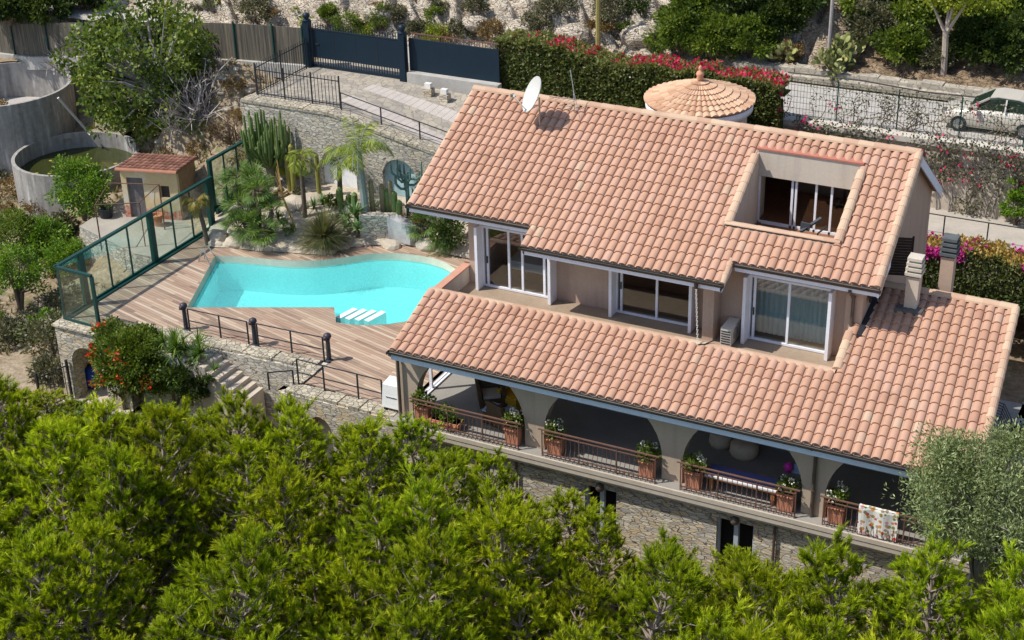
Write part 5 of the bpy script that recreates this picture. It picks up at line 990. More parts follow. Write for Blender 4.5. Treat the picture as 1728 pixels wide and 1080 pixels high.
# ================================================================ pool garden plants
def gp(px_,py_):
    z=.3
    for _ in range(8): p=at(px_,py_,z=z); z=float(garden_z(p[0],p[1]))
    return V(p[0],p[1],z)
def ribbed(m,path,r,n=10): m.tube(path,r,n)
mCact=mat('cactus_green',(.13,.19,.055),.6,.25,5,.2); mCactY=mat('yellow_cactus',(.26,.24,.06),.7,.25,5,.2); mCactB=mat('blue_green_cactus',(.10,.17,.14),.6,.2,4,.2)
p=gp(459,312); t=thing('candelabra_cactus','tall dark green many armed candelabra cactus against the stone wall','cactus',p); m=MB(); s=MB()
s.tube([(0,0,-.2),(0,0,1.0)],[.22,.2],10)
for k in range(84):
    a=rng.random()*6.28; rr=.25+1.0*rng.random()**.7; h0=.75+.5*rng.random(); top=1.9+1.5*rng.random()-.35*(rr-.5); x,y=rr*math.cos(a),rr*math.sin(a)*.8; ln=.82
    m.tube([(x*.25,y*.25,h0),(x*.72,y*.72,h0+.35),(x,y,h0+.75),(x*1.04,y*1.04,top-.1),(x*1.04,y*1.04,top)],[.045,.055,.06,.05,.02],7,tint=rng.random())
obj('arms',m,mCact,t,local=True); obj('trunk',s,mat('cactus_trunk',(.20,.18,.14),.9,.3,5,.3),t,local=True)
def fanleaf(m,c,ax,r,n=13,span=2.2):
    ax=nrm(ax); side=nrm(np.cross(ax,V(0,0,1)+rng.normal(size=3)*.2)); 
    for k in range(n):
        a=(k/(n-1)-.5)*span*1.25; d=nrm(ax*math.cos(a)+side*math.sin(a)-V(0,0,.12)); w=nrm(np.cross(d,np.cross(side,ax)))*.017*r/.5; e=c+d*r*(1-.15*abs(a)); m.add([c,c+d*r*.55+w,e-V(0,0,.10*r),c+d*r*.55-w],[(0,1,2,3)],rng.random())
def fanpalm(label,p,heads,nl=24,r=.55,gname='fan_palm'):
    t=thing(gname,label,'palm',p); m=MB(); s=MB()
    for (x,y,h) in heads:
        s.tube([(x*.3,y*.3,-.2),(x,y,h)],[.13,.11],7)
        for k in range(nl):
            a=rng.random()*6.28; el=R(-35+115*rng.random()**.8); d=V(math.cos(a)*math.cos(el),math.sin(a)*math.cos(el),math.sin(el)); c=V(x,y,h)+d*.38; s.tube([(x,y,h),c],.012,3,False); fanleaf(m,c,d,r*(.8+.4*rng.random()))
    obj('fronds',m,lFan,t,local=True); obj('trunk',s,barkP,t,local=True)
fanpalm('large clump of fan palms left of the wiry grass behind the pool',gp(432,402),[(-.75,.1,1.1),(.1,.35,1.9),(.8,.15,1.2),(-.1,-.3,.6),(.6,-.3,.45),(-.6,-.3,.5),(-.5,.9,2.0)],21,.58)
fanpalm('small dark fan palm beside the villa corner',gp(716,412),[(0,0,.55)],22,.5); fanpalm('blue grey fan palm behind the raised glass panel',gp(382,330),[(0,0,.35),(.4,.3,.5)],18,.5)
def pinnate(m,b,d0,L,droop,nl=26,ll=.4,seg=10,w=.03):
    P=[V(*b)];d=nrm(V(*d0))
    for k in range(seg): P.append(P[-1]+d*L/seg); d=nrm(d-V(0,0,droop*(k+1)/seg/seg*2.2))
    P=np.array(P)
    for k in range(nl):
        u=.12+.88*k/nl; i=min(int(u*seg),seg-1); q=P[i]+(P[i+1]-P[i])*(u*seg-i); ax=nrm(P[i+1]-P[i]); s_=nrm(np.cross(ax,V(0,0,1))); l=ll*math.sin(PI*(.12+.85*u))+.06
        for sg in (-1,1):
            dd=nrm(s_*sg+ax*.55-V(0,0,.25+.5*rng.random())); e=q+dd*l-V(0,0,.10*l); ww=ax*w; m.add([q,q+dd*l*.45+ww*.6,e,q+dd*l*.45-ww*.6],[(0,1,2,3)],rng.random())
    return P
def palm(name,label,p,h,lean,nf,L,droop,ll,tr=(.14,.10),mt=None,lm=None,el=(-5,80),tm=None):
    t=thing(name,label,'palm',p); s=MB(); top=V(lean[0],lean[1],h); s.tube([(0,0,-.2),top*.5+V(lean[0]*-.1,0,0),top],[tr[0],(tr[0]+tr[1])/2,tr[1]],9); m=MB()
    for k in range(nf):
        a=k*2.4+rng.random()*.5; e=R(el[0]+(el[1]-el[0])*rng.random()); d=V(math.cos(a)*math.cos(e),math.sin(a)*math.cos(e),math.sin(e)); P=pinnate(m,top,d,L*(.8+.35*rng.random()),droop,ll=ll); s.tube(P,[.025]+[.012]*(len(P)-1),3,False)
    obj('fronds',m,lm or lPalm,t,local=True); obj('trunk',s,tm or barkP,t,local=True)
palm('feather_palm','feathery bright green palm with a smooth grey trunk in front of the white niche',gp(620,392),3.35,(-.25,.15),17,1.75,2.6,.48,(.19,.12),tm=mat('smooth_palm_trunk',(.20,.23,.22),.8,.2,3,.1),el=(5,80))
palm('feather_palm','shorter drooping yellow green palm left of the white niche',gp(575,345),1.75,(0,.1),9,1.3,3.4,.42,(.12,.09),el=(10,75))
palm('slim_palm','slim dark trunked palm with yellow green crown left of the wiry grass',gp(515,366),2.55,(-.05,.1),11,.95,3.2,.34,(.10,.09),el=(-10,70))
palm('small_palm','small leaning palm with ragged yellowing fronds beside the glass windbreak',at(351,411,z=.05),1.75,(-.42,.1),10,.75,3.0,.26,(.10,.085),lm=G('ragged_fronds',(.10,.13,.02),(.26,.24,.05),(.46,.33,.08)),el=(-25,60))
p=gp(541,418); t=thing('grass_clump','large rounded clump of wiry grey green grass behind the pool','ornamental grass',p+V(0,.25,0)); m=MB(); blades(m,1500,(0,0,.25),1.25,.022,spread=(.05,1.75),curve=.75,seg=5); obj('blades',m,lGrass,t,local=True)
t=thing('flower_spike','tall thin dry flower spikes leaning over the fan palm clump','plant',gp(500,390)); m=MB()
for k in range(4): m.tube([(0,0,0),(-.35-.12*k,.1*k,1.1),(-.8-.16*k,.3*k,2.2+.12*k)],[.025,.02,.012],5)
obj('spikes',m,mat('dry_spike',(.42,.27,.09),.9,.2,6,.1),t,local=True)
def agave(label,p,ros,L=.55,W=.15):
    t=thing('agave',label,'agave',p); m=MB(); s=MB()
    for (x,y,h,k) in ros:
        s.tube([(x*.5,y*.5,-.1),(x,y,h)],[.06,.05],6); v,f=bladeset(26,(x,y,h),L*k,W*k,spread=(.15,1.7),curve=.25,seg=4); m.add(v,f); m.t[-len(f):]=list(np.repeat(rng.random(len(f)//4),4))
    obj('rosette',m,lAg,t,local=True); obj('stem',s,barkP,t,local=True)
agave('pale green agave rosettes beside the grey palm trunk',gp(602,405),[(0,0,.85,1.1),(-.3,-.25,.3,.9),(.25,-.3,.35,.9),(.1,.1,.55,.8),(-.45,.1,.55,.8)])
for px_,py_,hh,n,mm,lb in ((668,372,1.5,3,mCact,'stout green column cactus cluster under the roof edge'),(536,335,2.2,1,mCactY,'thin yellowing column cactus left of the white niche'),(492,325,2.0,2,mCactY,'pair of thin brown columns of cactus before the candelabra cactus'),(648,372,2.1,3,mat('corky_cactus',(.24,.19,.11),.9,.3,6,.3),'cluster of corky brown cactus columns right of the palm trunk'),(586,352,.9,4,mCact,'short green cactus cluster before the white niche')):
    p=gp(px_,py_); t=thing('column_cactus',lb,'cactus',p); m=MB()
    for k in range(n):
        x,y=.28*(k-(n-1)/2)+rng.normal()*.05,rng.normal()*.12; h=hh*(.75+.4*rng.random()); r_=.13 if mm is mCact else .10; m.tube([(x,y,-.1),(x*1.1,y,h*.5),(x*1.15,y,h-.1),(x*1.15,y,h)],[r_,r_*1.08,r_,r_*.3],10)
    obj('column',m,mm,t,local=True)
p=gp(690,368); t=thing('tree_cactus','open branching blue green tree cactus against the blue niche','cactus',p); m=MB(); m.tube([(0,0,-.1),(0,0,2.0)],[.09,.08],8)
for k in range(16):
    a=rng.random()*6.28; h=.9+1.0*rng.random(); l=.35+.4*rng.random(); d=V(math.cos(a),math.sin(a)*.6,0); b=V(0,0,h); m.tube([b,b+d*l*.6-V(0,0,.02),b+d*l+V(0,0,.15),b+d*l*1.05+V(0,0,.45+.3*rng.random())],[.05,.05,.05,.03],6)
obj('arms',m,mCactB,t,local=True)
def padcactus(label,p,n,s0,levels,mm,nm='prickly_pear'):
    t=thing(nm,label,'cactus',p); m=MB()
    def pad(b,d,s,lv):
        d=nrm(d); a=nrm(np.cross(d,rng.normal(size=3))); nn=np.cross(a,d); N=10; c=b+d*s*.55; A=[c+nn*s*.07];B=[c-nn*s*.07]; R1=[c+d*s*.55*math.cos(2*PI*k/N)+a*s*.38*math.sin(2*PI*k/N) for k in range(N)]
        m.add([A[0]]+R1,[(0,1+k,1+(k+1)%N) for k in range(N)],rng.random()); m.add([B[0]]+R1,[(0,1+(k+1)%N,1+k) for k in range(N)],rng.random())
        if lv:
            for _ in range(2+(rng.random()<.4)): a2=rng.normal()*.9; pad(c+d*s*.45*math.cos(a2)+a*s*.34*math.sin(a2),d+rng.normal(size=3)*.5+V(0,0,.25),s*.9,lv-1)
    for k in range(n): pad(V(rng.normal()*.5,rng.normal()*.3,0),V(rng.normal()*.5,rng.normal()*.5,1),s0*(.8+.4*rng.random()),levels)
    obj('pads',m,mm,t,local=True)
lPad=G('cactus_pads',(.10,.13,.035),(.22,.24,.07),(.42,.41,.17),trans=.05)
padcactus('prickly pear with large yellow green pads in front of the cactus arms',gp(503,300)-V(0,0,.1),2,.55,2,G('yellow_pads',(.22,.24,.03),(.36,.36,.05),(.5,.48,.1),trans=.05))
bush('brown_shrub','orange brown dry shrub under the left roof eave','shrub',gp(700,392),(.65,.5,.55),G('orange_brown_leaves',(.14,.06,.02),(.26,.13,.04),(.38,.22,.08)),24,46,.10)
bush('garden_shrub','dark green shrub in the corner between garden and villa wall','shrub',gp(752,415),(.9,.7,.85),lDark,34,50,.13); t=thing('cycad','glossy dark green cycad fronds at the deck edge by the villa wall','cycad',gp(742,424)); m=MB()
for k in range(26): a=rng.random()*6.28; e=R(15+50*rng.random()); pinnate(m,(0,0,.15),V(math.cos(a)*math.cos(e),math.sin(a)*math.cos(e),math.sin(e)),.8,2.2,nl=18,ll=.16,seg=6,w=.018)
obj('fronds',m,lFan,t,local=True)
fanpalm('fan palm with two heads right behind the large fan palm clump',gp(405,345),[(0,0,1.3),(.5,.2,.8)],20,.5)
for k,(px_,py_) in enumerate(((470,372),(486,392),(455,398),(530,352),(552,375),(612,365),(630,352),(575,372),(660,385),(675,395),(400,372),(420,330),(445,330),(690,400),(505,330),(545,345))):
    q=gp(px_,py_); 
    if k%3==0: agave(['grey agave rosette %s'%w for w in ('between the fan palm clump and the wiry grass','near the thin yellowing cactus','behind the pale agave group','beside the corky cactus columns','under the raised glass panel','below the candelabra cactus')][k//3],q,[(0,0,.15,.8)],.5,.11)
    else: bush('garden_plant',['','small green plant left of the wiry grass','olive plant at the fan palm foot','','green plant by the niche boulders','small shrub near the grey palm trunk','','dark plant under the white niche','dry plant before the corky cactus','','low plant by the glass windbreak','green plant behind the fan palm clump','','shrub at the grey rendered wall','plant before the brown cactus pair',''][k] or 'small plant between boulders in the pool garden','plant',q,.22+.16*rng.random(),(lBush,lBright,lGreyG,lDark)[k%4],12,26,.09,stem=False)
for k in range(48):
    x=rng.uniform(-14.6,-1.2); s_=rng.uniform(.15,.95); y=bky(x)*(1-s_)+13.6*s_; r_=rng.uniform(.07,.2); rock('garden_stone',x,y,float(garden_z(x,y))+.02,(r_*1.3,r_,r_*.7),'pale rough stone lying in the cactus garden bed','stone','stones in the cactus garden bed')
for px_,py_,lb in ((560,350,'low green succulent patch left of the white niche'),(476,335,'low orange tinged succulent patch under the cactus'),(640,385,'small spiky plant beside the corky cactus')):
    bush('low_plant',lb,'plant',gp(px_,py_),.35,lDry if 'orange' in lb else lBush,14,30,.10,stem=False)
# ================================================================ west side: fig, vine, citrus, scrub
p=V(-21.3,16.4,gz(-21.3,16.4)); t=thing('fig_tree','large spreading fig tree with grey limbs beside the concrete tanks','fig tree',p); fc=at(238,118,y=16.4)-p
C=np.concatenate([shellpts(330,3.75,2.8,3.05,fc,.55,-.8,.2),shellpts(30,1.6,1.4,1.0,fc+V(-1.6,0,-1.6),.5,-.9),shellpts(24,1.3,1.2,.9,fc+V(1.0,-.4,-2.2),.5,-.9)]); P,D,tn=clumps(C,.48,42,.1); lv=.7+.6*rng.random(len(P)); sprinkle('crown',P,D,.20*lv,.15*lv,lFig,t,tn,.15); s=MB()
for k in range(9): e=C[rng.integers(0,len(C))]; s.tube([(0,0,-.3),fc*.45+(e-fc)*.25,fc*.85+(e-fc)*.6,e],[.2,.13,.07,.02],6)
for q in C[rng.integers(0,len(C),170)]: s.tube([fc*.7+(q-fc)*.3,fc*.9+(q-fc)*.75,q*1.02],[.05,.035,.016],4)
obj('trunk',s,mat('pale_grey_bark',(.38,.35,.32),.95,.2,5,.3),t,local=True)
def twigs(name,label,p,n,L,m,spread=(.1,1.3),sub=4,cat='dead shrub',w=.024,curve=-.1,sq=(1,1)):
    t=thing(name,label,cat,p); b=MB()
    for k in range(n):
        a=rng.random()*6.28; e=R(90)-np.interp(rng.random(),[0,1],spread); d=V(math.cos(a)*math.cos(e)*sq[0],math.sin(a)*math.cos(e)*sq[1],math.sin(e)); q=V(rng.normal()*.25,rng.normal()*.2,0); l=L*(.5+.6*rng.random()); mid=q+d*l*.5+rng.normal(size=3)*.08; e_=q+d*l; b.tube([q,mid,e_],[w*1.6,w,w*.4],3,False,rng.random())
        for j in range(sub): u=.4+.6*rng.random(); c=q+(e_-q)*u; dd=nrm(d+rng.normal(size=3)*.6); b.tube([c,c+dd*l*.35],[w*.8,w*.3],3,False,rng.random())
    obj('twigs',b,m,t,local=True)
for px_,py_,L,n,lb in ((335,200,2.6,75,'grey leafless shrub right of the fig tree'),(372,165,1.9,46,'bare brown grey brush below the reed fence'),(300,222,1.7,40,'tangled grey dead brush under the fig tree'),(110,125,1.5,36,'pale twiggy dead brush at the rim of the large tank'),(390,240,1.3,30,'dry brown brush on the slope beside the candelabra cactus')):
    z=2.
    for _ in range(14): p=at(px_,py_,z=z); z=.5*z+.5*gz(p[0],p[1])
    twigs('dead_shrub',lb,p,n,L,lTwigB if 'brown' in lb else lTwig)
def ghit(px_,py_):
    d=ray(px_,py_); s=np.arange(38,110,.15)/np.linalg.norm(d); P=CAM+d*s[:,None]; h=ground_z(P[:,0],P[:,1]); return P[np.argmax(P[:,2]<h)]
p=at(140,352,z=-.6); bush('vine_bush','glossy green vine bush covering the pergola between the green tank and the shed','bush',(p[0],p[1],p[2]-.4),(1.42,1.2,1.3),lBright,90,64,.14,trunkh=.4,cl=.3,bottom=-.95)
for px_,py_,r,th,lb,m in ((36,528,1.25,1.1,'small round citrus tree with a bare trunk on dry soil at the left edge',lBright),(35,442,1.2,.6,'dark green citrus tree behind the small round citrus tree',lBush),(88,440,1.1,.4,'green citrus bush below the concrete tank',lBright),(118,462,.95,.2,'leafy green shrub at the foot of the terrace wall',lBright)):
    p=ghit(px_,py_); bush('citrus_tree',lb,'citrus tree',p,(r,r,r*.85),m,60,58,.13,trunkh=th,cl=.34,bottom=-.8)
for px_,py_,r,lb,m in ((95,600,1.3,'olive brown feathery shrub left of the stone archway',lGreyG),(90,640,.8,'low brown green scrub above the iron gate',lGreyG),(85,575,.8,'bright low shrub at the corner of the glass windbreak',lBush),(15,580,.8,'grey green low bush at the left edge above the pines',lGreyG),(45,572,.5,'small green plant at the left edge near the grey bush',lBright),(30,330,.9,'dry brown bush on the slope below the concrete tank',lDry),(70,362,.7,'dry yellowish scrub under the green tank',lDry),(52,395,.6,'small green plant in the dry scrub',lBright),(12,300,.6,'olive scrub patch left of the green tank',lGreyG),(112,395,.7,'tangled brown green scrub between tank and citrus',lGreyG)):
    p=ghit(px_,py_); bush('scrub_bush',lb,'shrub',p,(r,r,r*.8),m,36,46,.10 if m is not lGreyG else .14,cl=.36)
for k in range(7):
    px_,py_=((0,190),(275,270),(392,150),(362,232),(402,205),(330,262),(408,280))[k]; p=ghit(px_+4,py_); bush('dry_grass_tuft','clump of dry reddish brown weeds on the earthy slope between fig tree and pool garden' if k else 'clump of grey leaves at the left edge above the large tank','weeds',p,(.6,.5,.35),lDry,20,34,.10,'dry weeds on the earthy slope' if k else None,stem=False)
scr=[bush('scrub_clump','low dry scrub clump on the rough ground left of the pool terrace','shrub',(-25,4,gz(-25,4)),(.6,.55,.4),m_,18,40,.10,'scrub clumps on the rough ground',stem=False) for m_ in (lGreyG,lDry,lBush,lBright)]
for k in range(74):
    x,y=rng.uniform(-33,-15.9),rng.uniform(1.5,12.5)
    if (x+26.2)**2+(y-14.45)**2<11 or (x+32)**2+(y-16.3)**2<15 or (x>-22 and 7.2<y<13.6): continue
    q=scr[k] if k<4 else None; l_=(x,y,gz(x,y)-.05); s_=rng.uniform(.6,1.5)
    if q: q.location=l_
    else: copy_tree(scr[int(rng.choice(4,p=[.4,.25,.2,.15]))],l_,rng.random()*6,s_)
for k in range(34):
    x,y=rng.uniform(-24,-16),rng.uniform(13.6,18)
    if (x+26.2)**2+(y-14.45)**2<10.5: continue
    q=rock('slope_stone',x,y,gz(x,y),(.10+.16*rng.random(),.10+.12*rng.random(),.10),'pale loose stone on the earthy slope above the yellow shed','stone','loose stones on the earthy slope')
P=[];
for k in range(2400):
    x,y=rng.uniform(-34,-15.6),rng.uniform(2,18); 
    if (x+26.2)**2+(y-14.45)**2<9.6 or (x+32)**2+(y-16.3)**2<13 or (x>-21.8 and 7.4<y<13.4): continue
    P.append((x,y,gz(x,y)))
P=np.array(P); m=MB()
for q in P[rng.random(len(P))<.8]: blades(m,9,q,.18+.22*rng.random(),.035,spread=(.1,1.3),curve=.4,seg=2)
tag(obj('dry_grass',m,leafmat('weed_blades',[(0,(.16,.10,.045)),(.5,(.28,.19,.08)),(.7,(.12,.15,.04)),(1,(.16,.22,.05))],trans=.2)),kind='stuff')
gm=MB()
for k in range(1500): x,y=rng.uniform(-14.8,-9.6),rng.uniform(-3.2,.3); gm.v; blades(gm,2,(x,y,-3.0),.14,.03,spread=(.1,1.),curve=.3,seg=2)
tag(obj('lawn_grass',gm,G('lawn_blades',(.06,.12,.015),(.11,.2,.02),(.2,.28,.04))),kind='stuff')
# ================================================================ hedges and creepers
def hedgebox(n,x0,x1,y0,y1,z0f,z1f,lump=.34):
    x=rng.uniform(x0,x1,n); f=rng.random(n); z0=z0f(x);z1=z1f(x)+lump*(fbm(x*1.3,x*0+2,4)-.4)*2
    ont=f<.34; y=np.where(ont,rng.uniform(y0,y1,n),y0+np.abs(rng.normal(0,.16,n))); z=np.where(ont,z1-np.abs(rng.normal(0,.12,n)),z0+(z1-z0)*rng.random(n)); y=y+.22*(fbm(x*1.6,z*1.6,3,8)-.45)
    return np.stack([x,y,z],1),ont
t=thing('bougainvillea_hedge','long tall bougainvillea hedge with crimson flowers along the road behind the villa','hedge',(-.5,20,4)); t0=V(-.5,20,4)
top=lambda x:np.interp(x,[-6.4,-2,2,6.2],[6.55,6.15,6.1,6.0])
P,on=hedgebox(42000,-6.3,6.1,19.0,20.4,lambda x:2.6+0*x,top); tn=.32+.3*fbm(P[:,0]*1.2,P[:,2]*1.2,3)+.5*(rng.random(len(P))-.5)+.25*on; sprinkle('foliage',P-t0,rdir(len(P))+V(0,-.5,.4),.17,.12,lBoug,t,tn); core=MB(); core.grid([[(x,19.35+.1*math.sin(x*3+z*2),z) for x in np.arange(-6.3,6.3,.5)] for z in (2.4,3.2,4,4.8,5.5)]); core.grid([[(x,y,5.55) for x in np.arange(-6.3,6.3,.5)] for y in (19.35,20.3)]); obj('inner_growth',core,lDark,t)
P,on=hedgebox(9000,-6.3,6.1,19.15,20.4,lambda x:3.8+0*x,top); dens=fbm(P[:,0]*1.6+3,P[:,2]*2.0,3,12)*.8+.10*(P[:,2]-5)+.034*(P[:,0]+1)+.06*(rng.random(len(P))); P=P[(dens>.43)&(rng.random(len(P))<.9)]; P[:,2]+=.06; sprinkle('flowers',P-t0,rdir(len(P))+V(0,-.4,.5),.15,.13,lRed,t)
P,on=hedgebox(6500,-6,6,19.2,20.4,lambda x:5.6+0*x,top); sprinkle('golden_shoots',P-t0,rdir(len(P))+V(0,0,.9),.16,.06,G('golden_shoot',(.14,.11,.03),(.26,.20,.06),(.36,.27,.10)),t)
s=MB()
for k in range(16): x=-6+12*rng.random(); s.tube([(x+.5,.3,-1.2),(x+.5+rng.normal()*.3,.1,.6),(x+.5+rng.normal()*.6,-.1,1.8)],[.05,.03,.01],4)
obj('stems',s,bark,t,local=True)
t=thing('magenta_hedge','dark green hedge topped with golden leaves and magenta flowers behind the right roof','hedge',(19,16.5,0)); t0=V(19,16.5,0)
P,on=hedgebox(26000,11.2,28,15.75,17.2,lambda x:-.2+0*x,lambda x:1.78+0*x); q=P[~on]; tn=.25+.35*fbm(q[:,0]*1.5,q[:,2]*1.5,3)+.55*(rng.random(len(q))**2-.25); sprinkle('foliage',q-t0,rdir(len(q))+V(0,-.6,.4),.16,.11,lBoug,t,tn); q=P[on]; sprinkle('golden_top',q-t0,rdir(len(q))+V(0,-.2,.9),.15,.09,lGold,t)
P,on=hedgebox(9000,11.2,28,15.65,17.2,lambda x:1.5+0*x,lambda x:1.92+0*x); P=P[fbm(P[:,0]*1.3,P[:,1]*2.0,3,15)+.08*rng.random(len(P))>.50]; sprinkle('flowers',P-t0,rdir(len(P))+V(0,-.3,.8),.13,.11,lMag,t)
s=MB()
for k in range(20): x=-7+15*rng.random(); s.tube([(x,.2,-.2),(x+rng.normal()*.2,0,.9),(x+rng.normal()*.4,-.1,1.6)],[.04,.025,.01],4)
obj('stems',s,bark,t,local=True)
t=thing('wall_creeper','sparse grey green creeper with woody stems over the pale wall below the road','climbing plant',(14,19.9,2)); t0=V(14,19.9,2)
n=16000; x=rng.uniform(6,30,n); z=rng.uniform(1.65,4.75,n); k=fbm(x*.8,z*.9,4,31)*.7+.16*(z-1.6)/3+.15*rng.random(n)>.44; P=np.stack([x,19.93-np.abs(rng.normal(0,.14,n))-.12*(z>4),z],1)[k]; tn=.35+.5*fbm(P[:,0],P[:,2]*2,3)+.5*(rng.random(len(P))-.5); sprinkle('foliage',P-t0,rdir(len(P))+V(0,-.6,.2),.14,.08,lGreyG,t,tn)
s=MB()
for k in range(46):
    x=rng.uniform(7,29); q=[V(x,19.9,1.6)]
    for j in range(6): q.append(q[-1]+V(rng.normal()*.22,-.01*(j%2),.48))
    s.tube([a-t0 for a in q],list(np.linspace(.04,.012,7)),4)
obj('stems',s,barkG,t,local=True); k=rng.random(len(P))<.012; Pf=np.repeat(P[k],5,0)+rng.normal(size=(k.sum()*5,3))*.10; sprinkle('flowers',Pf-t0+V(0,-.12,0),rdir(len(Pf)),.12,.10,lRed,t)
bush('green_creeper','bright green bush against the pale wall at the right edge','bush',at(1712,378,z=1.65),(.55,.4,1.0),lBright,30,46,.13)
t=thing('fence_climber','thin bare climbing branches with scattered crimson flowers on the wire fence','climbing plant',(12,20.5,4.4)); t0=V(12,20.5,4.4); s=MB(); FP_=[]
for k in range(85):
    x=5.8+17.5*rng.random(); q=[V(x,20.45,4.35)]
    for j in range(6): q.append(q[-1]+V(rng.normal()*.28,rng.normal()*.05,.26))
    s.tube([a-t0 for a in q],list(np.linspace(.022,.006,7)),3,False)
    for a in q[2:]:
        for _ in range(5): FP_.append(a+rng.normal(size=3)*.16)
FP_=np.array(FP_); sprinkle('leaves',FP_-t0,rdir(len(FP_)),.12,.07,lGreyG,t); k=(rng.random(len(FP_))<.10)&(fbm(FP_[:,0]*.9,FP_[:,2]*1.2,3,51)>.52); Pf=np.repeat(FP_[k],6,0)+rng.normal(size=(k.sum()*6,3))*.11; sprinkle('flowers',Pf-t0,rdir(len(Pf)),.13,.11,lRed,t); obj('branches',s,lTwigB,t,local=True)
# ================================================================ hillside plants
def hb(px_,py_,rp,lb,m,name='hill_shrub',cat='shrub',leaf=None,nc=44,per=44,th=0,sq=.85,group=None,**k):
    p=hillhit(px_,py_); D_=np.linalg.norm(p-CAM); r=rp*D_/FPX; return bush(name,lb,cat,p-V(0,0,.15),(r,r,r*sq),m,nc,per,leaf or max(.10,r*.13),group,trunkh=th,**k)
for a in ((430,32,34,'olive green shrub at the top left of the rocky slope above the reed fence',lGreyG),(585,52,26,'dark olive shrub in the rocks above the blue gate',lBush),(612,66,20,'small yellowish shrub right above the sliding gate',lLime),(640,42,24,'low yellow green shrub higher on the rocks',lBush),(665,30,22,'brown grey shrub at the top of the rocky slope',lGreyG),(738,72,25,'bright yellow green shrub above the blue gate pillar',lLime),(705,55,20,'grey dry shrub left of the bright yellow green shrub',lGreyG),(772,52,18,'small dark shrub right of the bright shrub',lGreyG),(826,62,26,'brown dry shrub above the blue panel fence',lDry),(905,48,26,'dark brown bush leftmost above the crimson hedge',lGreyG),(938,22,34,'olive brown bush at the top edge left of the utility pole',lGreyG),(1035,30,34,'brown green bush right of the olive utility pole',lGreyG),(1072,22,26,'dark brown bush at the top edge beside the green trees',lDark),(555,28,18,'tiny green shrub on the pale rocks',lBush),(800,18,22,'small olive shrub high on the rocks',lGreyG)):
    hb(*a)
def T(px_,py_,rp,lb,m,**k): hb(px_,py_,rp,lb,m,'leafy_tree','tree',nc=90,per=62,cl=.26,**k)
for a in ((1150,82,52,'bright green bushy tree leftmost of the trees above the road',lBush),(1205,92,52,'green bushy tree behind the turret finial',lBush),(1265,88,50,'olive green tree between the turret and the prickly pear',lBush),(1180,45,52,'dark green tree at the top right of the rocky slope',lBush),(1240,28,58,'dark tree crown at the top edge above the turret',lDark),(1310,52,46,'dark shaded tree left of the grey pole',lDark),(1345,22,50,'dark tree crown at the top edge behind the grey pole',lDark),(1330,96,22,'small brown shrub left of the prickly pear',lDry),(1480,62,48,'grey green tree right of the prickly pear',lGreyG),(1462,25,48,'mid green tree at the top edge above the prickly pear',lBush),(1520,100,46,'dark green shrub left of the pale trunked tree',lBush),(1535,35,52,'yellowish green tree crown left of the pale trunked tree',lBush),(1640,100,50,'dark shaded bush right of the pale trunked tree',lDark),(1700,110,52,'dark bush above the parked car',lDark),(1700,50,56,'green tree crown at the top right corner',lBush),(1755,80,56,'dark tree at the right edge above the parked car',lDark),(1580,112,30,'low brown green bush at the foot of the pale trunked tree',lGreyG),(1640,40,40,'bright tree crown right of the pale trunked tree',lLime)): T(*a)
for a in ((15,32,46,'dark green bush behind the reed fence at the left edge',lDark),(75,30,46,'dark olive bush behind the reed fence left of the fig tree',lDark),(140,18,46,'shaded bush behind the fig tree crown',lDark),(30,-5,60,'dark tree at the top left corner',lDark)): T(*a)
p=hillhit(1592,128); t=thing('pale_trunk_tree','tree with pale forked trunk and yellow green crown above the road','tree',p); s=MB(); s.tube([(0,0,-.3),(-.05,0,1.3),(-.1,0,1.9)],[.16,.13,.12],7); tips=[]
for d in ((-.9,0,1.6),(.3,.1,1.9),(.9,0,1.7),(0,.3,2.1)): s.tube([(-.1,0,1.8),V(-.1,0,1.8)+V(*d)*.5,V(-.1,0,1.8)+V(*d)],[.09,.06,.03],5); tips.append(V(-.1,0,1.8)+V(*d))
obj('trunk',s,mat('pale_bark',(.40,.33,.27),.95,.25,5,.3),t,local=True); C=np.concatenate([shellpts(24,1.1,1.0,.65,q,.4,-.9) for q in tips]); P,D,tn=clumps(C,.34,44,.2); sprinkle('crown',P,D,.16,.10,lLime,t,tn)
padcactus('large prickly pear with pale pads beside the grey pole above the road',hillhit(1405,122),7,.42,4,lPad); padcactus('small prickly pear left of the large prickly pear',hillhit(1328,102),3,.36,2,lPad)
scr=[bush('rock_scrub','small scrub tuft growing in the crevices of the rocky slope above the gate','shrub',(0,0,-50),(.42,.4,.3),m_,14,34,.09,'scrub tufts on the rocky slope',stem=False) for m_ in (lGreyG,lDry,lLime,lBush)]
for k in range(34):
    px_=rng.uniform(300,1110); py_=rng.uniform(2,72 if px_>480 else 38); q=hillhit(px_,py_); s_=rng.uniform(.4,1.3)
    if k<4: scr[k].location=tuple(map(float,q))
    else: copy_tree(scr[int(rng.choice(4,p=[.4,.35,.1,.15]))],q,rng.random()*6,s_)
# rocks on the slope
for k,(px_,py_,s,lb) in enumerate(((640,25,.7,'large pale boulder on the rocky slope above the sliding gate'),(530,45,.6,'pale boulder behind the gate pillar'),(800,40,.6,'angular pale boulder above the blue panel'),(880,52,.7,'pale rock left of the utility pole'),(965,60,.8,'white rock outcrop right of the dark bush'),(1080,60,.8,'white rock outcrop beside the green trees'),(1385,122,.5,'pale rock under the prickly pear'),(1340,118,.45,'pale rock left of the prickly pear'),(1455,128,.5,'rounded beige boulder on the roadside wall'))):
    p=hillhit(px_,py_); rock('boulder',p[0],p[1],p[2],(s*1.2,s*.9,s*.7),lb,mm=mHill)
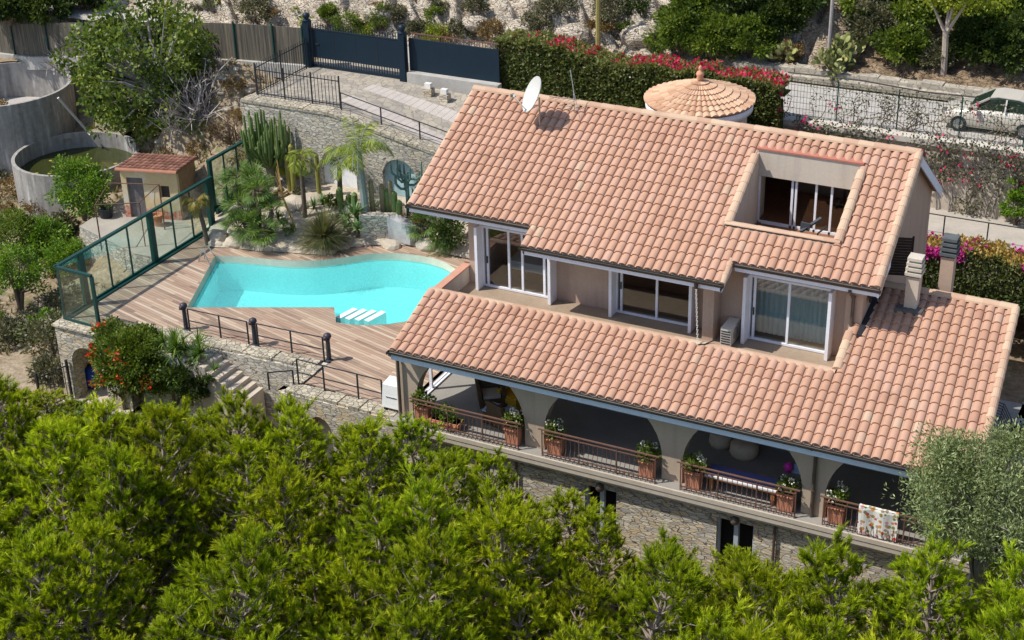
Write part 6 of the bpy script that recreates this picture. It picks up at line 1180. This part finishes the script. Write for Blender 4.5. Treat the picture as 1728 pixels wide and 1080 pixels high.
# ================================================================ veranda furniture
def balustrade(label,x0,x1):
    t=thing('balustrade',label,'railing',((x0+x1)/2,-.33,0),'balustrades between the veranda arches'); c=(x0+x1)/2
    m=MB(); m.box(x0-c-.12,x1-c+.12,-.03,.03,.935,.965); obj('top_rail',m,mBrown,t,local=True); m=MB(); m.box(x0-c,x1-c,-.02,.02,.80,.83); m.box(x0-c,x1-c,-.02,.02,.12,.15); obj('lower_rail',m,mBrown,t,local=True)
    b=MB(); b.tube([(0,0,.82),(0,0,.45),(0,-.06,.3),(0,-.10,.18),(0,-.06,.10),(0,0,.09)],.011,5); b.tube([(0,-.05,.10),(.04,-.07,.06),(.07,-.05,.10)],.010,4); b0=obj('baluster',b,mBrown,t,local=True); n=int((x1-x0)/.15); b0.location=(x0-c+.07,0,0)
    for k in range(1,n): o=b0.copy(); COL.objects.link(o); o.parent=t; o.location=(x0-c+.07+k*(x1-x0-.14)/(n-1),0,0)
    for x in np.linspace(x0,x1,4): m=MB(); m.box(x-c-.015,x-c+.015,-.015,.015,0,.93); obj('post',m,mBrown,t,local=True)
for a in (('rusty iron balustrade of the leftmost veranda arch',.5,4.25),('rusty iron balustrade of the second veranda arch with two pots',5.08,8.85),('rusty iron balustrade of the third veranda arch in front of the long bench',9.66,13.2),('rusty iron balustrade of the rightmost veranda arch under the flowered cloth',14.03,17.5)): balustrade(*a)
def planter(x,label,fl=True,low=False,grp='terracotta planters along the veranda balustrade'):
    t=thing('terracotta_planter',label,'planter',(x,-.06,0),grp); m=MB(); h=.30 if low else .68; w=.24; b=w*.78; L=.5 if low else w
    m.hexa([(-L*.9,-b*.7,0),(L*.9,-b*.7,0),(L*.9,b*.7,0),(-L*.9,b*.7,0)],[(-L,-w*.75,h),(L,-w*.75,h),(L,w*.75,h),(-L,w*.75,h)]); m.box(-L-.03,L+.03,-w*.75-.03,w*.75+.03,h-.10,h)
    n=5
    for k in range(n): xx=-L+(k+.5)*2*L/n; m.lathe((xx,-w*.75-.03,h-.13),[(0,0),(.035,.02),(.035,.05),(0,.07)],6)
    obj('pot',m,mTerr,t,local=True); C=shellpts(14,L*1.1,.26,.28,(0,0,h+.16),.4,-.6); P,D,tn=clumps(C,.13,24,.3); sprinkle('plant',P,D,.12,.075,lBush if not low else lBright,t,tn)
    if fl: q=shellpts(4,L*1.1,.24,.34,(0,0,h+.22),.8,0); P=np.repeat(q,26,0)+rdir(len(q)*26)*.065; sprinkle('flowers',P,P-np.repeat(q,26,0),.05,.045,lWhiteF,t)
for x,lb,fl,lo in ((.72,'tall terracotta planter with dark succulent at the left end of the veranda',False,False),(1.55,'low terracotta trough of bright green leaves on the veranda floor',False,True),(3.95,'terracotta planter with white flowers left of the first full pillar',True,False),(5.42,'terracotta planter with white flowers right of the first full pillar',True,False),(8.5,'terracotta planter with white flowers left of the middle pillar',True,False),(9.98,'terracotta planter with white flowers right of the middle pillar',True,False),(12.85,'terracotta planter left of the pillar with the downpipe',True,False),(14.35,'terracotta planter with white flowers right of the pillar with the downpipe',True,False)): planter(x,lb,fl,lo)
t=thing('veranda_bench','long wooden bench table with blue and white striped cloth behind the balustrade','bench',(11.45,.35,0)); m=MB(); m.box(-1.2,1.2,-.36,.36,.42,.50); obj('top',m,mWood,t,local=True)
for x in (-.95,.95):
    for y in (-.26,.26): m=MB(); m.box(x-.06,x+.06,y-.06,y+.06,0,.42); obj('leg',m,mWood,t,local=True)
cl=single('striped_cloth',MB().box(10.3,12.55,.12,.66,.505,.52),mat('blue_cloth',(.10,.12,.30),.9,.1,4,.1),'blue cloth spread on the long veranda bench','cloth'); m=MB(); m.box(10.3,12.55,.0,.05,.505,.522); m.box(10.3,12.55,.075,.115,.505,.522); m.box(10.3,12.55,-.018,-.004,.47,.52); obj('white_stripe',m,mat('white_cloth',(.72,.72,.75),.9,.05,4,.1),cl)
t=NT('flowered_cloth'); v=t.n('TexVoronoi'); v.inputs['Scale'].default_value=8.5; t.l(t.coord(),v.inputs['Vector']); sp=t.n('SeparateColor'); t.l(v.outputs['Color'],sp.inputs[0]); c=t.ramp(sp.outputs[0],[(0,(.55,.03,.05)),(.3,(.60,.28,.05)),(.55,(.10,.22,.06)),(.8,(.65,.30,.35)),(1,(.25,.3,.12))]); c=t.mix(t.ramp(v.outputs['Distance'],[(.44,(0,0,0)),(.52,(1,1,1))]),c,(.74,.72,.68)); fm=t.col(c,.9)
m=MB(); m.grid([[(15.05+i*.08,-.375-.025*math.sin(i*.9)-(.02 if j==1 else 0),z) for i in range(15)] for j,z in enumerate((.985,.9,.5,.05))]); m.grid([[(15.05+i*.08,y,.985) for i in range(15)] for y in (-.375,-.28)]); single('flowered_cloth',m,fm,'white cloth with red and orange flowers hanging over the right balustrade','cloth')
def chair(label,x,y,rz,mm,mc,wing=False):
    t=thing('armchair',label,'armchair',(x,y,0)); t.rotation_euler=(0,0,rz); m=MB(); m.box(-.36,.36,-.36,.36,.12,.40); obj('seat',m,mm,t,local=True); m=MB(); m.hexa([(-.38,.26,.3),(.38,.26,.3),(.38,.42,.3),(-.38,.42,.3)],[(-.40,.44,1.05),(.40,.44,1.05),(.36,.58,1.1),(-.36,.58,1.1)]); obj('backrest',m,mm,t,local=True)
    for s in (-1,1): m=MB(); m.hexa([(s*.36-.06,-.38,.1),(s*.36+.06,-.38,.1),(s*.36+.06,.40,.1),(s*.36-.06,.40,.1)],[(s*.40-.06,-.36,.58),(s*.40+.06,-.36,.58),(s*.42+.06,.46,.85 if wing else .66),(s*.42-.06,.46,.85 if wing else .66)]); obj('armrest',m,mm,t,local=True)
    m=MB(); m.box(-.28,.28,-.32,.24,.405,.50); obj('cushion',m,mc,t,local=True)
    for sx_ in (-.3,.3):
        for sy_ in (-.3,.3): m=MB(); m.obox((sx_,sy_,0),.06,.06,.12); obj('leg',m,mm,t,local=True)
wick=mat('dark_wicker',(.10,.065,.035),.8,.3,14,.5); cush=mat('cream_cushion',(.45,.42,.36),.9,.1,4,.1)
ca_=at(822,690,z=0); chair('dark wicker wing armchair with a pale cushion under the first arch',ca_[0],ca_[1]+.3,R(35),wick,cush,True); chair('brown wicker armchair beside the low table under the first arch',3.3,.75,R(160),wick,cush); ca_=at(862,692,z=0); chair('yellow draped armchair behind the wicker table',ca_[0],ca_[1]+.3,R(-20),mat('yellow_cloth',(.55,.33,.02),.9,.1,4,.1),mat('yellow_cloth',(0,0,0)))
t=thing('wicker_table','low wicker chest table with a pale blue top under the first arch','table',tuple(at(843,712,z=0))); m=MB(); m.obox((0,0,.0),.9,.55,.46); obj('chest',m,wick,t,local=True); m=MB(); m.obox((0,0,.462),.95,.6,.04); obj('top',m,mat('blue_top',(.35,.48,.62),.5,.1,3,0),t,local=True)
for x,y,r,lb in ((10.75,2.3,.46,'beige fabric pouf chair at the back of the veranda under the third arch'),(9.9,2.55,.38,'pale grey draped chair behind the third arch')):
    t=thing('draped_chair',lb,'chair',(x,y,0)); m=MB(); m.lathe((0,0,0),[(r*.85,0),(r,.15),(r*.95,.4),(r*.5,.48),(0,.46)],14); obj('seat',m,mat('beige_drape',(.55,.45,.33),.95,.15,3,.2),t,True,local=True); m=MB(); m.lathe((0,r*.55,.3),[(r*.8,0),(r*.75,.4),(r*.5,.62),(0,.68)],12,sy=.45); obj('backrest',m,mat('beige_drape',(0,0,0)),t,True,local=True)
p=at(1330,797,y=1.95); t=thing('pink_balloon','pink balloon lying on the veranda floor','balloon',(p[0],1.95,.17)); bm=MB(); bm.lathe((0,0,0),[(.02,-.17),(.11,-.12),(.16,0),(.12,.11),(0,.17)],14); obj('balloon_skin',bm,mat('pink_rubber',(.75,.05,.45),.35,.05,3,0),t,True,local=True)
p=at(1353,798,y=2.1); t=thing('blue_bag','pale blue bag on the veranda floor beside the pink balloon','bag',(p[0],2.1,0)); m=MB(); m.hexa([(-.3,-.15,0),(.3,-.15,0),(.3,.15,0),(-.3,.15,0)],[(-.25,-.06,.26),(.25,-.06,.28),(.25,.06,.28),(-.25,.06,.26)]); obj('bag_body',m,mat('pale_blue_fabric',(.35,.52,.70),.9,.1,3,.1),t,local=True); m=MB(); m.tube([(-.15,0,.25),(-.1,0,.4),(.1,0,.4),(.15,0,.26)],.015,5); obj('handle',m,mBlk,t,local=True)
for x,y,z,c,lb in ((18.7,7.2,.1,(.45,.2,.65),'potted purple flowers in the shaded side yard'),(18.5,6.2,.1,(.55,.6,.7),'potted pale flowers in the shaded side yard'),(18.9,3.6,.1,(.65,.03,.05),'potted red flowers beside the wing wall')):
    t=thing('flower_pot',lb,'flower pot',(x,y,0)); m=MB(); m.lathe((0,0,0),[(.16,0),(.22,.32),(.19,.32),(0,.27)],12); obj('pot',m,mTerr,t,local=True); P,D,tn=clumps(shellpts(14,.34,.34,.3,(0,0,.55),.4,-.7),.13,22); sprinkle('plant',P,D,.12,.07,lBush,t,tn); P,D,tn=clumps(shellpts(8,.36,.36,.34,(0,0,.6),.9,-.2),.08,14); sprinkle('flowers',P,D,.09,.08,G('f'+lb,dk(c,.7),c,dk(c,1.1)),t)
